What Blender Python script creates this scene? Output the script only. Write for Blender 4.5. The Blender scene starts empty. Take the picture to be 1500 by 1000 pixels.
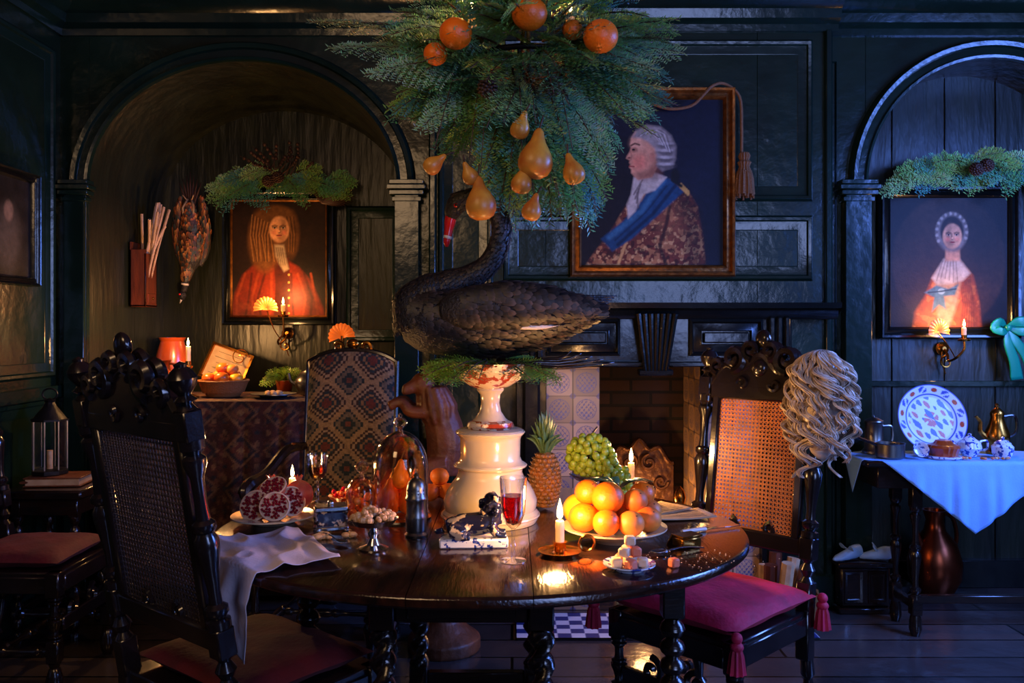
import bpy, bmesh, math, random
import numpy as np
from mathutils import Vector, Matrix, noise as mnoise
R=random.Random(7)
NR=np.random.RandomState(5)
pi=math.pi
sc=bpy.context.scene
sc.view_settings.view_transform='Standard'
sc.view_settings.exposure=0.9

def lin(c):
    return tuple(((x/255)/12.92 if x/255<=0.04045 else (((x/255)+0.055)/1.055)**2.4) for x in c[:3])
# ---------------------------------------------------------------- materials
def newmat(name):
    m=bpy.data.materials.new(name); m.use_nodes=True
    nt=m.node_tree; p=nt.nodes['Principled BSDF']
    return m,nt,p
def L(nt,a,b): nt.links.new(a,b)
def M(name,c,rough=.5,metal=0,var=0,vs=8,bump=0,bs=40,coat=0,sheen=0,emit=None,es=0,sss=0,c2=None,stretch=(1,1,1),attr=False,spec=.5,thr=None,dist=.01):
    m,nt,p=newmat(name)
    N=nt.nodes
    p.inputs['Roughness'].default_value=rough
    p.inputs['Metallic'].default_value=metal
    p.inputs['Coat Weight'].default_value=coat
    p.inputs['Coat Roughness'].default_value=.12
    p.inputs['Sheen Weight'].default_value=sheen
    p.inputs['Specular IOR Level'].default_value=spec
    if sss:
        p.inputs['Subsurface Weight'].default_value=sss; p.inputs['Subsurface Radius'].default_value=(.02,.008,.004)
    col=lin(c)
    p.inputs['Base Color'].default_value=(*col,1)
    if sheen: p.inputs['Sheen Tint'].default_value=(*[min(1,x*2+.1) for x in col],1)
    if emit:
        p.inputs['Emission Color'].default_value=(*lin(emit),1); p.inputs['Emission Strength'].default_value=es
    tc=N.new('ShaderNodeTexCoord'); mp=N.new('ShaderNodeMapping'); mp.inputs['Scale'].default_value=stretch
    L(nt,tc.outputs['Object'],mp.inputs['Vector'])
    src=None
    if attr:
        a=N.new('ShaderNodeAttribute'); a.attribute_name='Col'; src=a.outputs['Color']
        L(nt,src,p.inputs['Base Color'])
    if var or c2:
        n=N.new('ShaderNodeTexNoise'); n.inputs['Scale'].default_value=vs; n.inputs['Detail'].default_value=5
        L(nt,mp.outputs[0],n.inputs['Vector'])
        r=N.new('ShaderNodeValToRGB')
        if thr: r.color_ramp.elements[0].position=thr; r.color_ramp.elements[1].position=thr+.03
        else: r.color_ramp.elements[0].position=.3; r.color_ramp.elements[1].position=.7
        ca=col if c2 else tuple(x*(1-var) for x in col)
        cb=lin(c2) if c2 else tuple(min(1,x*(1+var)) for x in col)
        if attr:
            ca=(1-var,)*3; cb=(1+var,)*3
        r.color_ramp.elements[0].color=(*ca,1); r.color_ramp.elements[1].color=(*cb,1)
        L(nt,n.outputs['Fac'],r.inputs['Fac'])
        if attr:
            mx=N.new('ShaderNodeMix'); mx.data_type='RGBA'; mx.blend_type='MULTIPLY'; mx.inputs[0].default_value=1
            L(nt,src,mx.inputs[6]); L(nt,r.outputs['Color'],mx.inputs[7]); L(nt,mx.outputs[2],p.inputs['Base Color'])
        else: L(nt,r.outputs['Color'],p.inputs['Base Color'])
    if bump:
        n=N.new('ShaderNodeTexNoise'); n.inputs['Scale'].default_value=bs; n.inputs['Detail'].default_value=4
        L(nt,mp.outputs[0],n.inputs['Vector'])
        bp=N.new('ShaderNodeBump'); bp.inputs['Strength'].default_value=bump; bp.inputs['Distance'].default_value=dist
        L(nt,n.outputs['Fac'],bp.inputs['Height']); L(nt,bp.outputs['Normal'],p.inputs['Normal'])
    return m
def brick(name,c1,c2,mort,w,h,ms,rough,rot=None,bump=.4,var=.5,off=.5):
    m,nt,p=newmat(name); N=nt.nodes
    tc=N.new('ShaderNodeTexCoord'); mp=N.new('ShaderNodeMapping')
    if rot: mp.inputs['Rotation'].default_value=rot
    L(nt,tc.outputs['Object'],mp.inputs['Vector'])
    b=N.new('ShaderNodeTexBrick'); b.inputs['Scale'].default_value=1; b.offset=off
    b.inputs['Brick Width'].default_value=w; b.inputs['Row Height'].default_value=h; b.inputs['Mortar Size'].default_value=ms
    b.inputs['Color1'].default_value=(*lin(c1),1); b.inputs['Color2'].default_value=(*lin(c2),1); b.inputs['Mortar'].default_value=(*lin(mort),1)
    L(nt,mp.outputs[0],b.inputs['Vector'])
    n=N.new('ShaderNodeTexNoise'); n.inputs['Scale'].default_value=6; n.inputs['Detail'].default_value=6
    L(nt,tc.outputs['Object'],n.inputs['Vector'])
    mx=N.new('ShaderNodeMix'); mx.data_type='RGBA'; mx.blend_type='MULTIPLY'; mx.inputs[0].default_value=var
    L(nt,b.outputs['Color'],mx.inputs[6]); L(nt,n.outputs['Fac'],mx.inputs[7]); L(nt,mx.outputs[2],p.inputs['Base Color'])
    p.inputs['Roughness'].default_value=rough
    ad=N.new('ShaderNodeMath'); ad.operation='MULTIPLY_ADD'; ad.inputs[1].default_value=-1.0
    L(nt,b.outputs['Fac'],ad.inputs[0]); L(nt,n.outputs['Fac'],ad.inputs[2])
    bp=N.new('ShaderNodeBump'); bp.inputs['Strength'].default_value=bump; bp.inputs['Distance'].default_value=.01
    L(nt,ad.outputs[0],bp.inputs['Height']); L(nt,bp.outputs['Normal'],p.inputs['Normal'])
    return m
def glassmat(name,tint,refl=.25):
    m=bpy.data.materials.new(name); m.use_nodes=True; nt=m.node_tree; N=nt.nodes; N.clear()
    o=N.new('ShaderNodeOutputMaterial'); mx=N.new('ShaderNodeMixShader'); t=N.new('ShaderNodeBsdfTransparent'); g=N.new('ShaderNodeBsdfGlossy')
    lw=N.new('ShaderNodeLayerWeight'); lw.inputs['Blend'].default_value=refl
    t.inputs['Color'].default_value=(*tint,1); g.inputs['Roughness'].default_value=.06
    L(nt,lw.outputs['Facing'],mx.inputs[0]); L(nt,t.outputs[0],mx.inputs[1]); L(nt,g.outputs[0],mx.inputs[2]); L(nt,mx.outputs[0],o.inputs['Surface'])
    return m
def emis(name,c,s):
    m=bpy.data.materials.new(name); m.use_nodes=True; nt=m.node_tree; N=nt.nodes; N.clear()
    o=N.new('ShaderNodeOutputMaterial'); e=N.new('ShaderNodeEmission'); e.inputs[0].default_value=(*c,1); e.inputs[1].default_value=s
    L(nt,e.outputs[0],o.inputs['Surface']); return m

GREEN=M('green_panel_paint',(17,34,22),.24,var=.4,vs=3,bump=.3,bs=9,dist=.02)
GREEN2=M('green_niche_boards',(27,30,17),.34,var=.5,vs=2.5,bump=.35,bs=7,stretch=(3,3,.5),dist=.02)
GREENT=M('green_trim_paint',(15,33,25),.19,var=.3,vs=4,bump=.25,bs=14)
BLACKT=M('black_mantel_paint',(14,17,16),.2,var=.3,bump=.2,bs=14)
CEIL=M('ceiling_plaster',(110,76,70),.9,var=.1,bump=.1)
FLOOR=brick('floor_planks',(84,74,72),(40,36,38),(5,5,5),2.2,.19,.006,.2,bump=.7,var=.6)
DWOOD=M('dark_oak',(32,18,11),.22,c2=(12,8,6),vs=5,stretch=(1.5,9,9),bump=.12,bs=18,coat=.4)
TTOP=M('table_oak',(54,26,14),.16,c2=(18,10,7),vs=4,stretch=(9,1.2,9),bump=.22,bs=16,coat=.6,dist=.006)
CHWOOD=M('chair_walnut',(24,17,17),.22,var=.4,vs=9,bump=.1,bs=30,coat=.5)
OWOOD=M('box_oak',(110,46,18),.4,c2=(62,24,10),vs=6,stretch=(8,8,1),bump=.2)
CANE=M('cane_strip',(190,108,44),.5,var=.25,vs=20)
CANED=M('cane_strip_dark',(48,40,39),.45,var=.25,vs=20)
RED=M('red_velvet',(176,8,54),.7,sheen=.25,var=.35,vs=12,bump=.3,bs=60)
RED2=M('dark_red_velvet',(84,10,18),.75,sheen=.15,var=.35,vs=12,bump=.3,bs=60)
GOLD=M('gilt_frame',(158,98,40),.38,metal=.7,c2=(90,52,22),vs=34,bump=.3,bs=60)
BRASS=M('aged_brass',(180,118,48),.25,metal=1,var=.25,vs=12)
COPPER=M('copper',(120,54,30),.3,metal=.9,var=.3,vs=9)
CASTI=M('cast_fireback',(92,58,34),.45,metal=.6,var=.4,vs=20,bump=.4,bs=60)
SILVER=M('silver',(190,186,184),.18,metal=1,var=.15,vs=10)
PEWTER=M('pewter',(120,118,116),.32,metal=1,var=.25,vs=8)
IRON=M('black_iron',(20,19,18),.5,metal=.5,bump=.2)
PORC=M('cream_porcelain',(206,184,152),.2,coat=.6,var=.1,vs=4)
PORR=M('porcelain_red_pattern',(216,190,156),.2,coat=.6,c2=(156,56,26),vs=44,thr=.50)
PORB=M('porcelain_blue_pattern',(216,220,230),.15,coat=.6,c2=(38,62,150),vs=60,thr=.54)
PORC2=M('porcelain_dark_dappled',(26,28,54),.16,coat=.6,c2=(196,172,140),vs=34,thr=.57)
ORANGE=M('orange_peel',(238,108,8),.4,var=.15,vs=5,bump=.15,bs=180)
APPLE=M('apple_skin',(180,40,18),.28,c2=(210,130,34),vs=12)
LEMON=M('lemon_peel',(232,160,24),.4,bump=.1,bs=150)
PEAR=M('pear_skin',(216,150,48),.38,c2=(184,100,34),vs=22)
PEACH=M('peach_skin',(216,92,30),.5,c2=(226,140,46),vs=14)
POMSK=M('pomegranate_skin',(180,56,50),.35,c2=(216,134,90),vs=14)
POMFL=M('pomegranate_pith',(230,184,146),.5)
POMAR=M('pomegranate_aril',(130,6,24),.12,coat=.7)
GRAPE=M('green_grape',(164,180,50),.2,sss=.3,coat=.4,var=.25,vs=12)
PINE=M('pineapple_skin',(178,104,36),.5,c2=(104,76,34),vs=40,bump=.3)
LEAFG=M('pineapple_leaf',(86,114,62),.4,var=.3)
NEEDLE=M('fir_needles',(60,100,60),.36,attr=True,spec=.7)
FEATH=M('feather_black',(30,24,24),.5,attr=True,spec=.5,sheen=.1)
SWANSK=M('swan_down',(24,19,20),.55,var=.5,vs=60,bump=.7,bs=140,sheen=.1)
BILL=M('swan_bill',(200,24,24),.25,coat=.4)
WHITE=M('white_horn',(220,205,190),.4)
WAX=M('candle_wax',(236,208,160),.4,emit=(255,150,60),es=.3)
FLAME=emis('flame',(1,.60,.20),16)
EMBER=M('ember',(60,14,6),.8,emit=(255,90,20),es=1.2,var=.6,vs=30)
GLASS=glassmat('clear_glass',(.94,.95,.95),.38)
WINE=glassmat('red_wine',(.5,.02,.02),.12)
AMBER=glassmat('amber_glass',(.97,.84,.68),.5)
LINEN=M('white_linen',(200,186,196),.85,var=.06,bump=.12,bs=120)
BLUELIN=M('blue_linen',(120,172,230),.75,var=.08,bump=.12,bs=120)
HAIR=M('wig_hair',(220,202,184),.38,c2=(160,134,112),vs=30,spec=.7)
NUT=M('candied_nuts',(190,140,88),.5,c2=(220,180,130),vs=40,bump=.4)
PAPER=M('paper',(190,160,120),.8,c2=(156,122,82),vs=12)
SUGAR=M('turkish_delight_pale',(232,196,160),.6)
SUGARP=M('turkish_delight_pink',(224,116,80),.55)
RIBBON=M('green_satin',(10,140,110),.28,sheen=.2)
ROPE=M('gold_rope',(120,78,42),.7,bump=.6,bs=90,stretch=(1,1,3))
CARV=M('carved_oak_figure',(96,50,24),.5,var=.4,vs=12,bump=.4,bs=40)
CONE=M('pinecone',(66,38,24),.6,var=.3,vs=20)
WICK=M('wicker',(130,78,34),.6,bump=.5,bs=120)
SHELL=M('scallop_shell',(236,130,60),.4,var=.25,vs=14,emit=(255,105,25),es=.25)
CANV=M('oil_canvas',(128,128,128),.5,attr=True,var=.22,vs=40,bump=.1,bs=140,spec=.2)
TEX=M('woven_textile',(128,128,128),.85,attr=True,var=.25,vs=80,bump=.4,bs=220)
GLAZE=M('delft_glaze',(128,128,128),.35,attr=True)
BRICKM=brick('sooty_brick',(76,46,32),(46,30,24),(26,20,17),.21,.07,.008,.85,rot=(pi/2,0,0),bump=.9,var=.8)
STICK=M('pale_sticks',(190,150,108),.6,var=.3,vs=20)
TERRA=M('glazed_terracotta',(160,64,22),.3,var=.3,vs=7,coat=.4)
LEATHER=M('shoe_silk',(150,184,214),.4,var=.2)
SKY=emis('window_sky',(.20,.38,1.0),2.0)

# ---------------------------------------------------------------- builder
def catmull(P,n=6):
    P=[Vector(p) if not isinstance(p,Vector) else p for p in P]; out=[]
    for i in range(len(P)-1):
        p0=P[max(0,i-1)];p1=P[i];p2=P[i+1];p3=P[min(len(P)-1,i+2)]
        for k in range(n):
            t=k/n
            out.append(.5*((2*p1)+(-p0+p2)*t+(2*p0-5*p1+4*p2-p3)*t*t+(-p0+3*p1-3*p2+p3)*t**3))
    out.append(P[-1]); return out
def interp(vals,n=6):
    out=[]
    for i in range(len(vals)-1):
        for k in range(n):
            t=k/n; t=t*t*(3-2*t)
            a,b=vals[i],vals[i+1]
            if isinstance(a,tuple): out.append(tuple(x+(y-x)*t for x,y in zip(a,b)))
            else: out.append(a+(b-a)*t)
    out.append(vals[-1]); return out
def axisM(p0,p1):
    p0=Vector(p0);d=Vector(p1)-p0
    return Matrix.Translation(p0)@d.to_track_quat('Z','Y').to_matrix().to_4x4()
T=Matrix.Translation
def Rz(a): return Matrix.Rotation(a,4,'Z')
def Rx(a): return Matrix.Rotation(a,4,'X')
def Ry(a): return Matrix.Rotation(a,4,'Y')
class B:
    def __init__(s,name):
        s.n=name; s.v=[]; s.f=[]; s.m=[]; s.c=[]; s.mats=[]; s.X=Matrix.Identity(4); s.hascol=False; s.lights=[]
    def mi(s,m):
        if m not in s.mats: s.mats.append(m)
        return s.mats.index(m)
    def add(s,vs,fs,mat,X=None,cols=None):
        Tm=s.X if X is None else s.X@X
        o=len(s.v)
        s.v.extend([tuple(Tm@Vector(p)) for p in vs])
        s.f.extend([tuple(i+o for i in f) for f in fs])
        s.m.extend([s.mi(mat)]*len(fs))
        if cols is None: s.c.extend([(1,1,1)]*len(vs))
        else: s.c.extend(cols); s.hascol=True
    def box(s,c,d,mat,X=None,bev=.004):
        x,y,z=[k/2 for k in d]; e=min(bev,x*.45,y*.45,z*.45)
        vs=[];idx={}
        for sx in(-1,1):
            for sy in(-1,1):
                for sz in(-1,1):
                    for ax in range(3):
                        p=[sx*(x-e),sy*(y-e),sz*(z-e)]
                        p[ax]=(sx*x,sy*y,sz*z)[ax]
                        idx[(sx,sy,sz,ax)]=len(vs); vs.append((p[0]+c[0],p[1]+c[1],p[2]+c[2]))
        fs=[]
        for ax in range(3):
            o=[a for a in range(3) if a!=ax]
            for sg in(-1,1):
                f=[]
                for a,b in((-1,-1),(1,-1),(1,1),(-1,1)):
                    k=[0,0,0];k[ax]=sg;k[o[0]]=a;k[o[1]]=b
                    f.append(idx[(*k,ax)])
                fs.append(f)
            for a in(-1,1):
                for b in(-1,1):
                    k0=[0,0,0];k0[ax]=-1;k0[o[0]]=a;k0[o[1]]=b
                    k1=list(k0);k1[ax]=1
                    fs.append([idx[(*k0,o[0])],idx[(*k1,o[0])],idx[(*k1,o[1])],idx[(*k0,o[1])]])
        for sx in(-1,1):
            for sy in(-1,1):
                for sz in(-1,1):
                    fs.append([idx[(sx,sy,sz,0)],idx[(sx,sy,sz,1)],idx[(sx,sy,sz,2)]])
        s.add(vs,fs,mat,X)
    def bx(s,x0,x1,y0,y1,z0,z1,mat,bev=.003):
        s.box(((x0+x1)/2,(y0+y1)/2,(z0+z1)/2),(x1-x0,y1-y0,z1-z0),mat,bev=bev)
    def grid(s,nu,nv,fn,mat,cu=False,cv=False,X=None,colfn=None):
        vs=[];cols=[] if colfn else None
        for j in range(nv):
            for i in range(nu):
                u=i/(nu if cu else nu-1); v=j/(nv if cv else nv-1)
                vs.append(fn(u,v))
                if colfn: cols.append(colfn(u,v))
        fs=[]
        for j in range(nv if cv else nv-1):
            for i in range(nu if cu else nu-1):
                i2=(i+1)%nu; j2=(j+1)%nv
                fs.append((j*nu+i,j*nu+i2,j2*nu+i2,j2*nu+i))
        s.add(vs,fs,mat,X,cols)
    def lathe(s,prof,mat,at=(0,0,0),seg=24,X=None,fn=None):
        n=len(prof)
        def g(u,v):
            r,z=prof[min(n-1,int(round(v*(n-1))))]
            a=u*2*pi
            k=fn(a,z) if fn else 1
            return (at[0]+r*k*math.cos(a),at[1]+r*k*math.sin(a),at[2]+z)
        s.grid(seg,n,g,mat,cu=True,X=X)
    def lb(s,p0,p1,prof,r,mat,seg=14):
        Lg=(Vector(p1)-Vector(p0)).length
        s.lathe([(b*r,a*Lg) for a,b in prof],mat,seg=seg,X=axisM(p0,p1))
    def cyl(s,p0,p1,r,mat,seg=12,r1=None):
        Lg=(Vector(p1)-Vector(p0)).length; r1=r if r1 is None else r1
        s.lathe([(0,0),(r,0),(r1,Lg),(0,Lg)],mat,seg=seg,X=axisM(p0,p1))
    def tube(s,pts,rad,mat,seg=8,sm=0,up=None,cols=None):
        if sm:
            if isinstance(rad,(list,tuple)) and len(rad)==len(pts): rad=interp(list(rad),sm)
            pts=catmull(pts,sm)
        pts=[Vector(p) for p in pts]; n=len(pts)
        if not isinstance(rad,(list,)): rad=[rad]*n
        tg=[(pts[min(n-1,i+1)]-pts[max(0,i-1)]).normalized() for i in range(n)]
        nrm=None; vs=[]
        for i in range(n):
            t=tg[i]
            if up is not None:
                a=t.cross(Vector(up)).normalized(); b=a.cross(t).normalized()
            else:
                if nrm is None:
                    nrm=t.orthogonal().normalized()
                else:
                    nrm=(nrm-t*nrm.dot(t)); nrm=nrm.normalized() if nrm.length>1e-6 else t.orthogonal().normalized()
                a=nrm; b=t.cross(a)
            r=rad[i]; ra,rb=(r if isinstance(r,tuple) else (r,r))
            for k in range(seg):
                an=2*pi*k/seg
                vs.append(pts[i]+a*math.cos(an)*ra+b*math.sin(an)*rb)
        fs=[]
        for i in range(n-1):
            for k in range(seg):
                k2=(k+1)%seg
                fs.append((i*seg+k,i*seg+k2,(i+1)*seg+k2,(i+1)*seg+k))
        fs.append(tuple(range(seg))[::-1]); fs.append(tuple((n-1)*seg+k for k in range(seg)))
        s.add(vs,fs,mat)
    def ell(s,c,r,mat,seg=14,ring=9,X=None,fn=None):
        if not isinstance(r,(tuple,list)): r=(r,r,r)
        def g(u,v):
            a=u*2*pi; b=(v-.5)*pi
            d=Vector((math.cos(b)*math.cos(a),math.cos(b)*math.sin(a),math.sin(b)))
            k=fn(d) if fn else 1
            q=Vector((d.x*r[0]*k,d.y*r[1]*k,d.z*r[2]*k))
            if X is not None: q=X.to_3x3()@q
            return (q.x+c[0],q.y+c[1],q.z+c[2])
        s.grid(seg,ring,g,mat,cu=True)
    def canvas(s,P,x0,z0,w,y,mat,X=None):
        ny,nx=P.X.shape
        vs=[(x0+w*P.X[j,i],y,z0+w*P.Y[j,i]) for j in range(ny) for i in range(nx)]
        fs=[(j*nx+i,j*nx+i+1,(j+1)*nx+i+1,(j+1)*nx+i) for j in range(ny-1) for i in range(nx-1)]
        cl=np.clip(P.C,0,1).reshape(-1,3)
        s.add(vs,fs,mat,X,[tuple(map(float,k)) for k in cl])
    def rectframe(s,x0,x1,z0,z1,y,prof,mat,X=None):
        vs=[];fs=[]
        for (o,d) in prof:
            vs+= [(x0+o,y-d,z0+o),(x1-o,y-d,z0+o),(x1-o,y-d,z1-o),(x0+o,y-d,z1-o)]
        for i in range(len(prof)-1):
            for k in range(4):
                k2=(k+1)%4
                fs.append((i*4+k,i*4+k2,(i+1)*4+k2,(i+1)*4+k))
        s.add(vs,fs,mat,X)
    def candle(s,x,y,z,h,r=.011,E=5,light=True,fs=1):
        s.lathe([(0,0),(r,0),(r,h*.6),(r*1.08,h*.75),(r*.98,h),(r*.7,h+.002),(0,h-.003)],WAX,at=(x,y,z),seg=12,fn=lambda a,zz:1+.05*math.sin(3*a))
        s.cyl((x,y,z+h-.004),(x+.001,y,z+h+.008),.001,IRON,seg=5)
        s.lathe([(0,.004),(.0045*fs,.009),(.0062*fs,.016),(.0048*fs,.026*fs),(.002*fs,.036*fs),(0,.044*fs)],FLAME,at=(x,y,z+h),seg=10)
        if light: s.lights.append(((x,y,z+h+.05),E))
    def build(s,loc=(0,0,0),rz=0,sub=0,remesh=0,solid=0,sharp=38,recalc=True,scale=1):
        me=bpy.data.meshes.new(s.n); me.from_pydata(s.v,[],s.f)
        for m in s.mats: me.materials.append(m)
        me.polygons.foreach_set('material_index',s.m)
        me.polygons.foreach_set('use_smooth',[True]*len(s.f))
        if s.hascol:
            at=me.color_attributes.new('Col','FLOAT_COLOR','POINT')
            a=np.ones((len(s.v),4),dtype=np.float32); a[:,:3]=np.array(s.c,dtype=np.float32); at.data.foreach_set('color',a.ravel())
        if recalc and len(s.f)<60000:
            bm=bmesh.new(); bm.from_mesh(me); bmesh.ops.recalc_face_normals(bm,faces=bm.faces); bm.to_mesh(me); bm.free()
        me.update()
        if sharp: me.set_sharp_from_angle(angle=math.radians(sharp))
        ob=bpy.data.objects.new(s.n,me); sc.collection.objects.link(ob)
        ob.location=loc; ob.rotation_euler=(0,0,rz); ob.scale=(scale,)*3
        if remesh:
            md=ob.modifiers.new('r','REMESH'); md.mode='VOXEL'; md.voxel_size=remesh; md.use_smooth_shade=True
            ms=ob.modifiers.new('s','SMOOTH'); ms.iterations=4; ms.factor=.5
        if solid:
            md=ob.modifiers.new('so','SOLIDIFY'); md.thickness=solid
        if sub:
            md=ob.modifiers.new('su','SUBSURF'); md.levels=sub; md.render_levels=sub
        for i,(p,E) in enumerate(s.lights):
            l=bpy.data.lights.new('candle_light','POINT'); l.energy=E; l.color=(1,.50,.17); l.shadow_soft_size=.02
            o=bpy.data.objects.new('candle_light_%d'%i,l); sc.collection.objects.link(o); o.parent=ob; o.location=p
        return ob
# ---------------------------------------------------------------- painter
class Paint:
    def __init__(s,n,H,bg):
        s.H=H; nx=n; ny=max(2,int(n*H)); s.X,s.Y=np.meshgrid(np.linspace(0,1,nx),np.linspace(0,H,ny))
        s.C=np.ones((ny,nx,3))*np.array(lin(bg))
    def mix(s,a,c):
        a=np.clip(a,0,1)[...,None]; s.C=s.C*(1-a)+np.array(lin(c))*a
    def ell(s,cx,cy,rx,ry,c,rot=0,soft=.15,op=1):
        dx=s.X-cx;dy=s.Y-cy;ca,sa=math.cos(rot),math.sin(rot)
        d=np.sqrt(((dx*ca+dy*sa)/rx)**2+((-dx*sa+dy*ca)/ry)**2)
        t=np.clip((1+soft-d)/(2*soft),0,1); s.mix(op*t*t*(3-2*t),c)
    def poly(s,pts,c,soft=.01,op=1):
        P=[np.array(p,float) for p in pts]; n=len(P)
        d=np.full(s.X.shape,1e9); ins=np.zeros(s.X.shape,bool)
        for i in range(n):
            a,b=P[i],P[i-1]; e=b-a; wx=s.X-a[0]; wy=s.Y-a[1]
            t=np.clip((wx*e[0]+wy*e[1])/(e@e+1e-12),0,1)
            d=np.minimum(d,(wx-e[0]*t)**2+(wy-e[1]*t)**2)
            c1=(a[1]>s.Y)!=(b[1]>s.Y)
            with np.errstate(divide='ignore',invalid='ignore'):
                xi=(b[0]-a[0])*(s.Y-a[1])/(b[1]-a[1]+1e-12)+a[0]
            ins^=(c1&(s.X<xi))
        d=np.sqrt(d); sd=np.where(ins,d,-d)
        t=np.clip(sd/(2*soft)+.5,0,1); s.mix(op*t,c)
    def line(s,pts,w,c,op=1):
        d=np.full(s.X.shape,1e9)
        for i in range(len(pts)-1):
            a=np.array(pts[i],float);e=np.array(pts[i+1],float)-a;wx=s.X-a[0];wy=s.Y-a[1]
            t=np.clip((wx*e[0]+wy*e[1])/(e@e+1e-12),0,1)
            d=np.minimum(d,(wx-e[0]*t)**2+(wy-e[1]*t)**2)
        s.mix(op*np.clip(1.5-np.sqrt(d)/w,0,1),c)
    def _n(s,k):
        m=int(k*s.H)+3; g=NR.rand(m+1,int(k)+3)
        u=s.X*k; v=s.Y*k; i=u.astype(int); j=np.minimum(v.astype(int),m-1); fu=u-i; fv=v-j
        fu=fu*fu*(3-2*fu); fv=fv*fv*(3-2*fv)
        return g[j,i]*(1-fu)*(1-fv)+g[j,i+1]*fu*(1-fv)+g[j+1,i]*(1-fu)*fv+g[j+1,i+1]*fu*fv
    def nz(s,k,amt):
        s.C*=(1+amt*(s._n(k)-.5)*2)[...,None]
    def flecks(s,k,c,thr,poly=None,op=1):
        val=.65*s._n(k)+.35*s._n(k*2)
        C0=s.C.copy(); s.mix(op*np.clip((val-thr)/.05,0,1),c)
        if poly is not None:
            Q=Paint.__new__(Paint); Q.X=s.X;Q.Y=s.Y;Q.H=s.H;Q.C=np.zeros(s.C.shape); Q.poly(poly,(255,255,255)); a=Q.C[...,:1]
            s.C=C0*(1-a)+s.C*a
def face(P,cx,cy,r,skin,look=0,hair=(40,25,18)):
    d=tuple(int(k*.55) for k in skin); h=tuple(min(255,int(k*1.12)) for k in skin)
    P.ell(cx,cy,r*.76,r,skin,soft=.12)
    P.ell(cx+look*r*.5,cy-.05*r,r*.35,r*.9,d,soft=.6,op=.75)
    P.ell(cx-look*r*.3,cy+.15*r,r*.3,r*.5,h,soft=.6,op=.6)
    for s in(-1,1):
        ex=cx+s*r*.32-look*r*.05
        P.ell(ex,cy+.14*r,r*.2,r*.13,d,soft=.5,op=.6)
        P.ell(ex,cy+.12*r,r*.13,r*.055,(205,180,160),soft=.3)
        P.ell(ex,cy+.12*r,r*.075,r*.07,(35,20,15),soft=.3)
        P.line([(ex-r*.2,cy+.26*r),(ex,cy+.33*r),(ex+r*.2,cy+.27*r)],r*.04,hair,op=.8)
        P.line([(ex-r*.17,cy+.18*r),(ex+r*.17,cy+.18*r)],r*.03,(60,34,24))
        P.ell(cx+s*r*.38,cy-.25*r,r*.2,r*.18,(205,100,75),soft=.7,op=.5)
    P.line([(cx+look*.10*r,cy+.2*r),(cx+look*.14*r,cy-.2*r),(cx+look*.0*r,cy-.24*r)],r*.06,d,op=.9)
    P.ell(cx-look*.02*r,cy-.14*r,r*.08,r*.07,h,soft=.5)
    P.ell(cx-look*.04*r,cy-.47*r,r*.2,r*.065,(150,46,38),soft=.35)
    P.line([(cx-r*.2,cy-.46*r),(cx+r*.18,cy-.46*r)],r*.022,(80,24,20))
    P.ell(cx,cy-.66*r,r*.18,r*.05,d,soft=.6,op=.5)

# ================================================================ ROOM
WY=4.1
W=B('wall_back')
H=2.88
def arch(x0,x1,zs,rise,o,n=40):
    cx=(x0+x1)/2;a=(x1-x0)/2+o;r=rise+o
    return [(x0-o,0.0)]+[(cx-a*math.cos(pi*i/n),zs+r*math.sin(pi*i/n)) for i in range(n+1)]+[(x1+o,0.0)]
def archwall(b,x0,x1,zs,rise,y,mat):
    A=arch(x0,x1,zs,rise,0)[1:-1]
    vs=[];fs=[]
    for (x,z) in A: vs+=[(x,y,z),(x,y,H)]
    for i in range(len(A)-1): fs.append((2*i,2*i+2,2*i+3,2*i+1))
    b.add(vs,fs,mat)
def niche(b,x0,x1,zs,rise,y,yb,sp,mat):
    A=arch(x0,x1,zs,rise,0); C=arch(x0+sp,x1-sp,zs,rise-sp,0); vs=[];fs=[]
    for (x,z),(x2,z2) in zip(A,C): vs+=[(x,y,z),(x2,yb,z2)]
    for i in range(len(A)-1): fs.append((2*i,2*i+2,2*i+3,2*i+1))
    b.add(vs,fs,mat)
    b.add([(x0-.05,yb,0),(x1+.05,yb,0),(x1+.05,yb,H),(x0-.05,yb,H)],[(0,1,2,3)],mat)
LN=(-2.03,-.55,2.0,.60); RN=(1.70,2.90,2.01,.60)
W.bx(-2.2,LN[0],WY,WY+.1,0,H,GREEN)
archwall(W,*LN,WY,GREEN); niche(W,*LN,WY,4.85,.05,GREEN2)
W.bx(LN[1],-.37,WY,WY+.1,0,H,GREEN)
CY=4.04
W.bx(-.37,.16,CY,WY+.1,0,H,GREEN); W.bx(1.16,1.49,CY,WY+.1,0,H,GREEN); W.bx(.16,1.16,CY,WY+.1,1.15,H,GREEN,bev=0.0005)
W.bx(1.49,RN[0],WY,WY+.1,0,H,GREEN)
archwall(W,*RN,WY,GREEN); niche(W,*RN,WY,4.38,.0,GREEN2)
W.bx(RN[1],3.3,WY,WY+.1,0,H,GREEN)
W.build()
LX=-2.17
f=B('floor'); f.bx(LX-.1,3.4,-1.4,5.0,-.06,0,FLOOR); f.build()
f=B('ceiling'); f.bx(LX-.1,3.4,-1.4,4.2,H,H+.06,CEIL); f.build()
f=B('wall_left'); f.bx(LX-.08,LX,-1.3,WY+.1,0,H,GREEN); f.build()
f=B('wall_right'); f.bx(3.3,3.38,-1.3,WY+.1,0,.8,GREEN); f.bx(3.3,3.38,-1.3,WY+.1,2.5,H,GREEN); f.bx(3.3,3.38,-1.3,1.7,.8,2.5,GREEN); f.bx(3.3,3.38,2.9,WY+.1,.8,2.5,GREEN); f.build()
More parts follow.
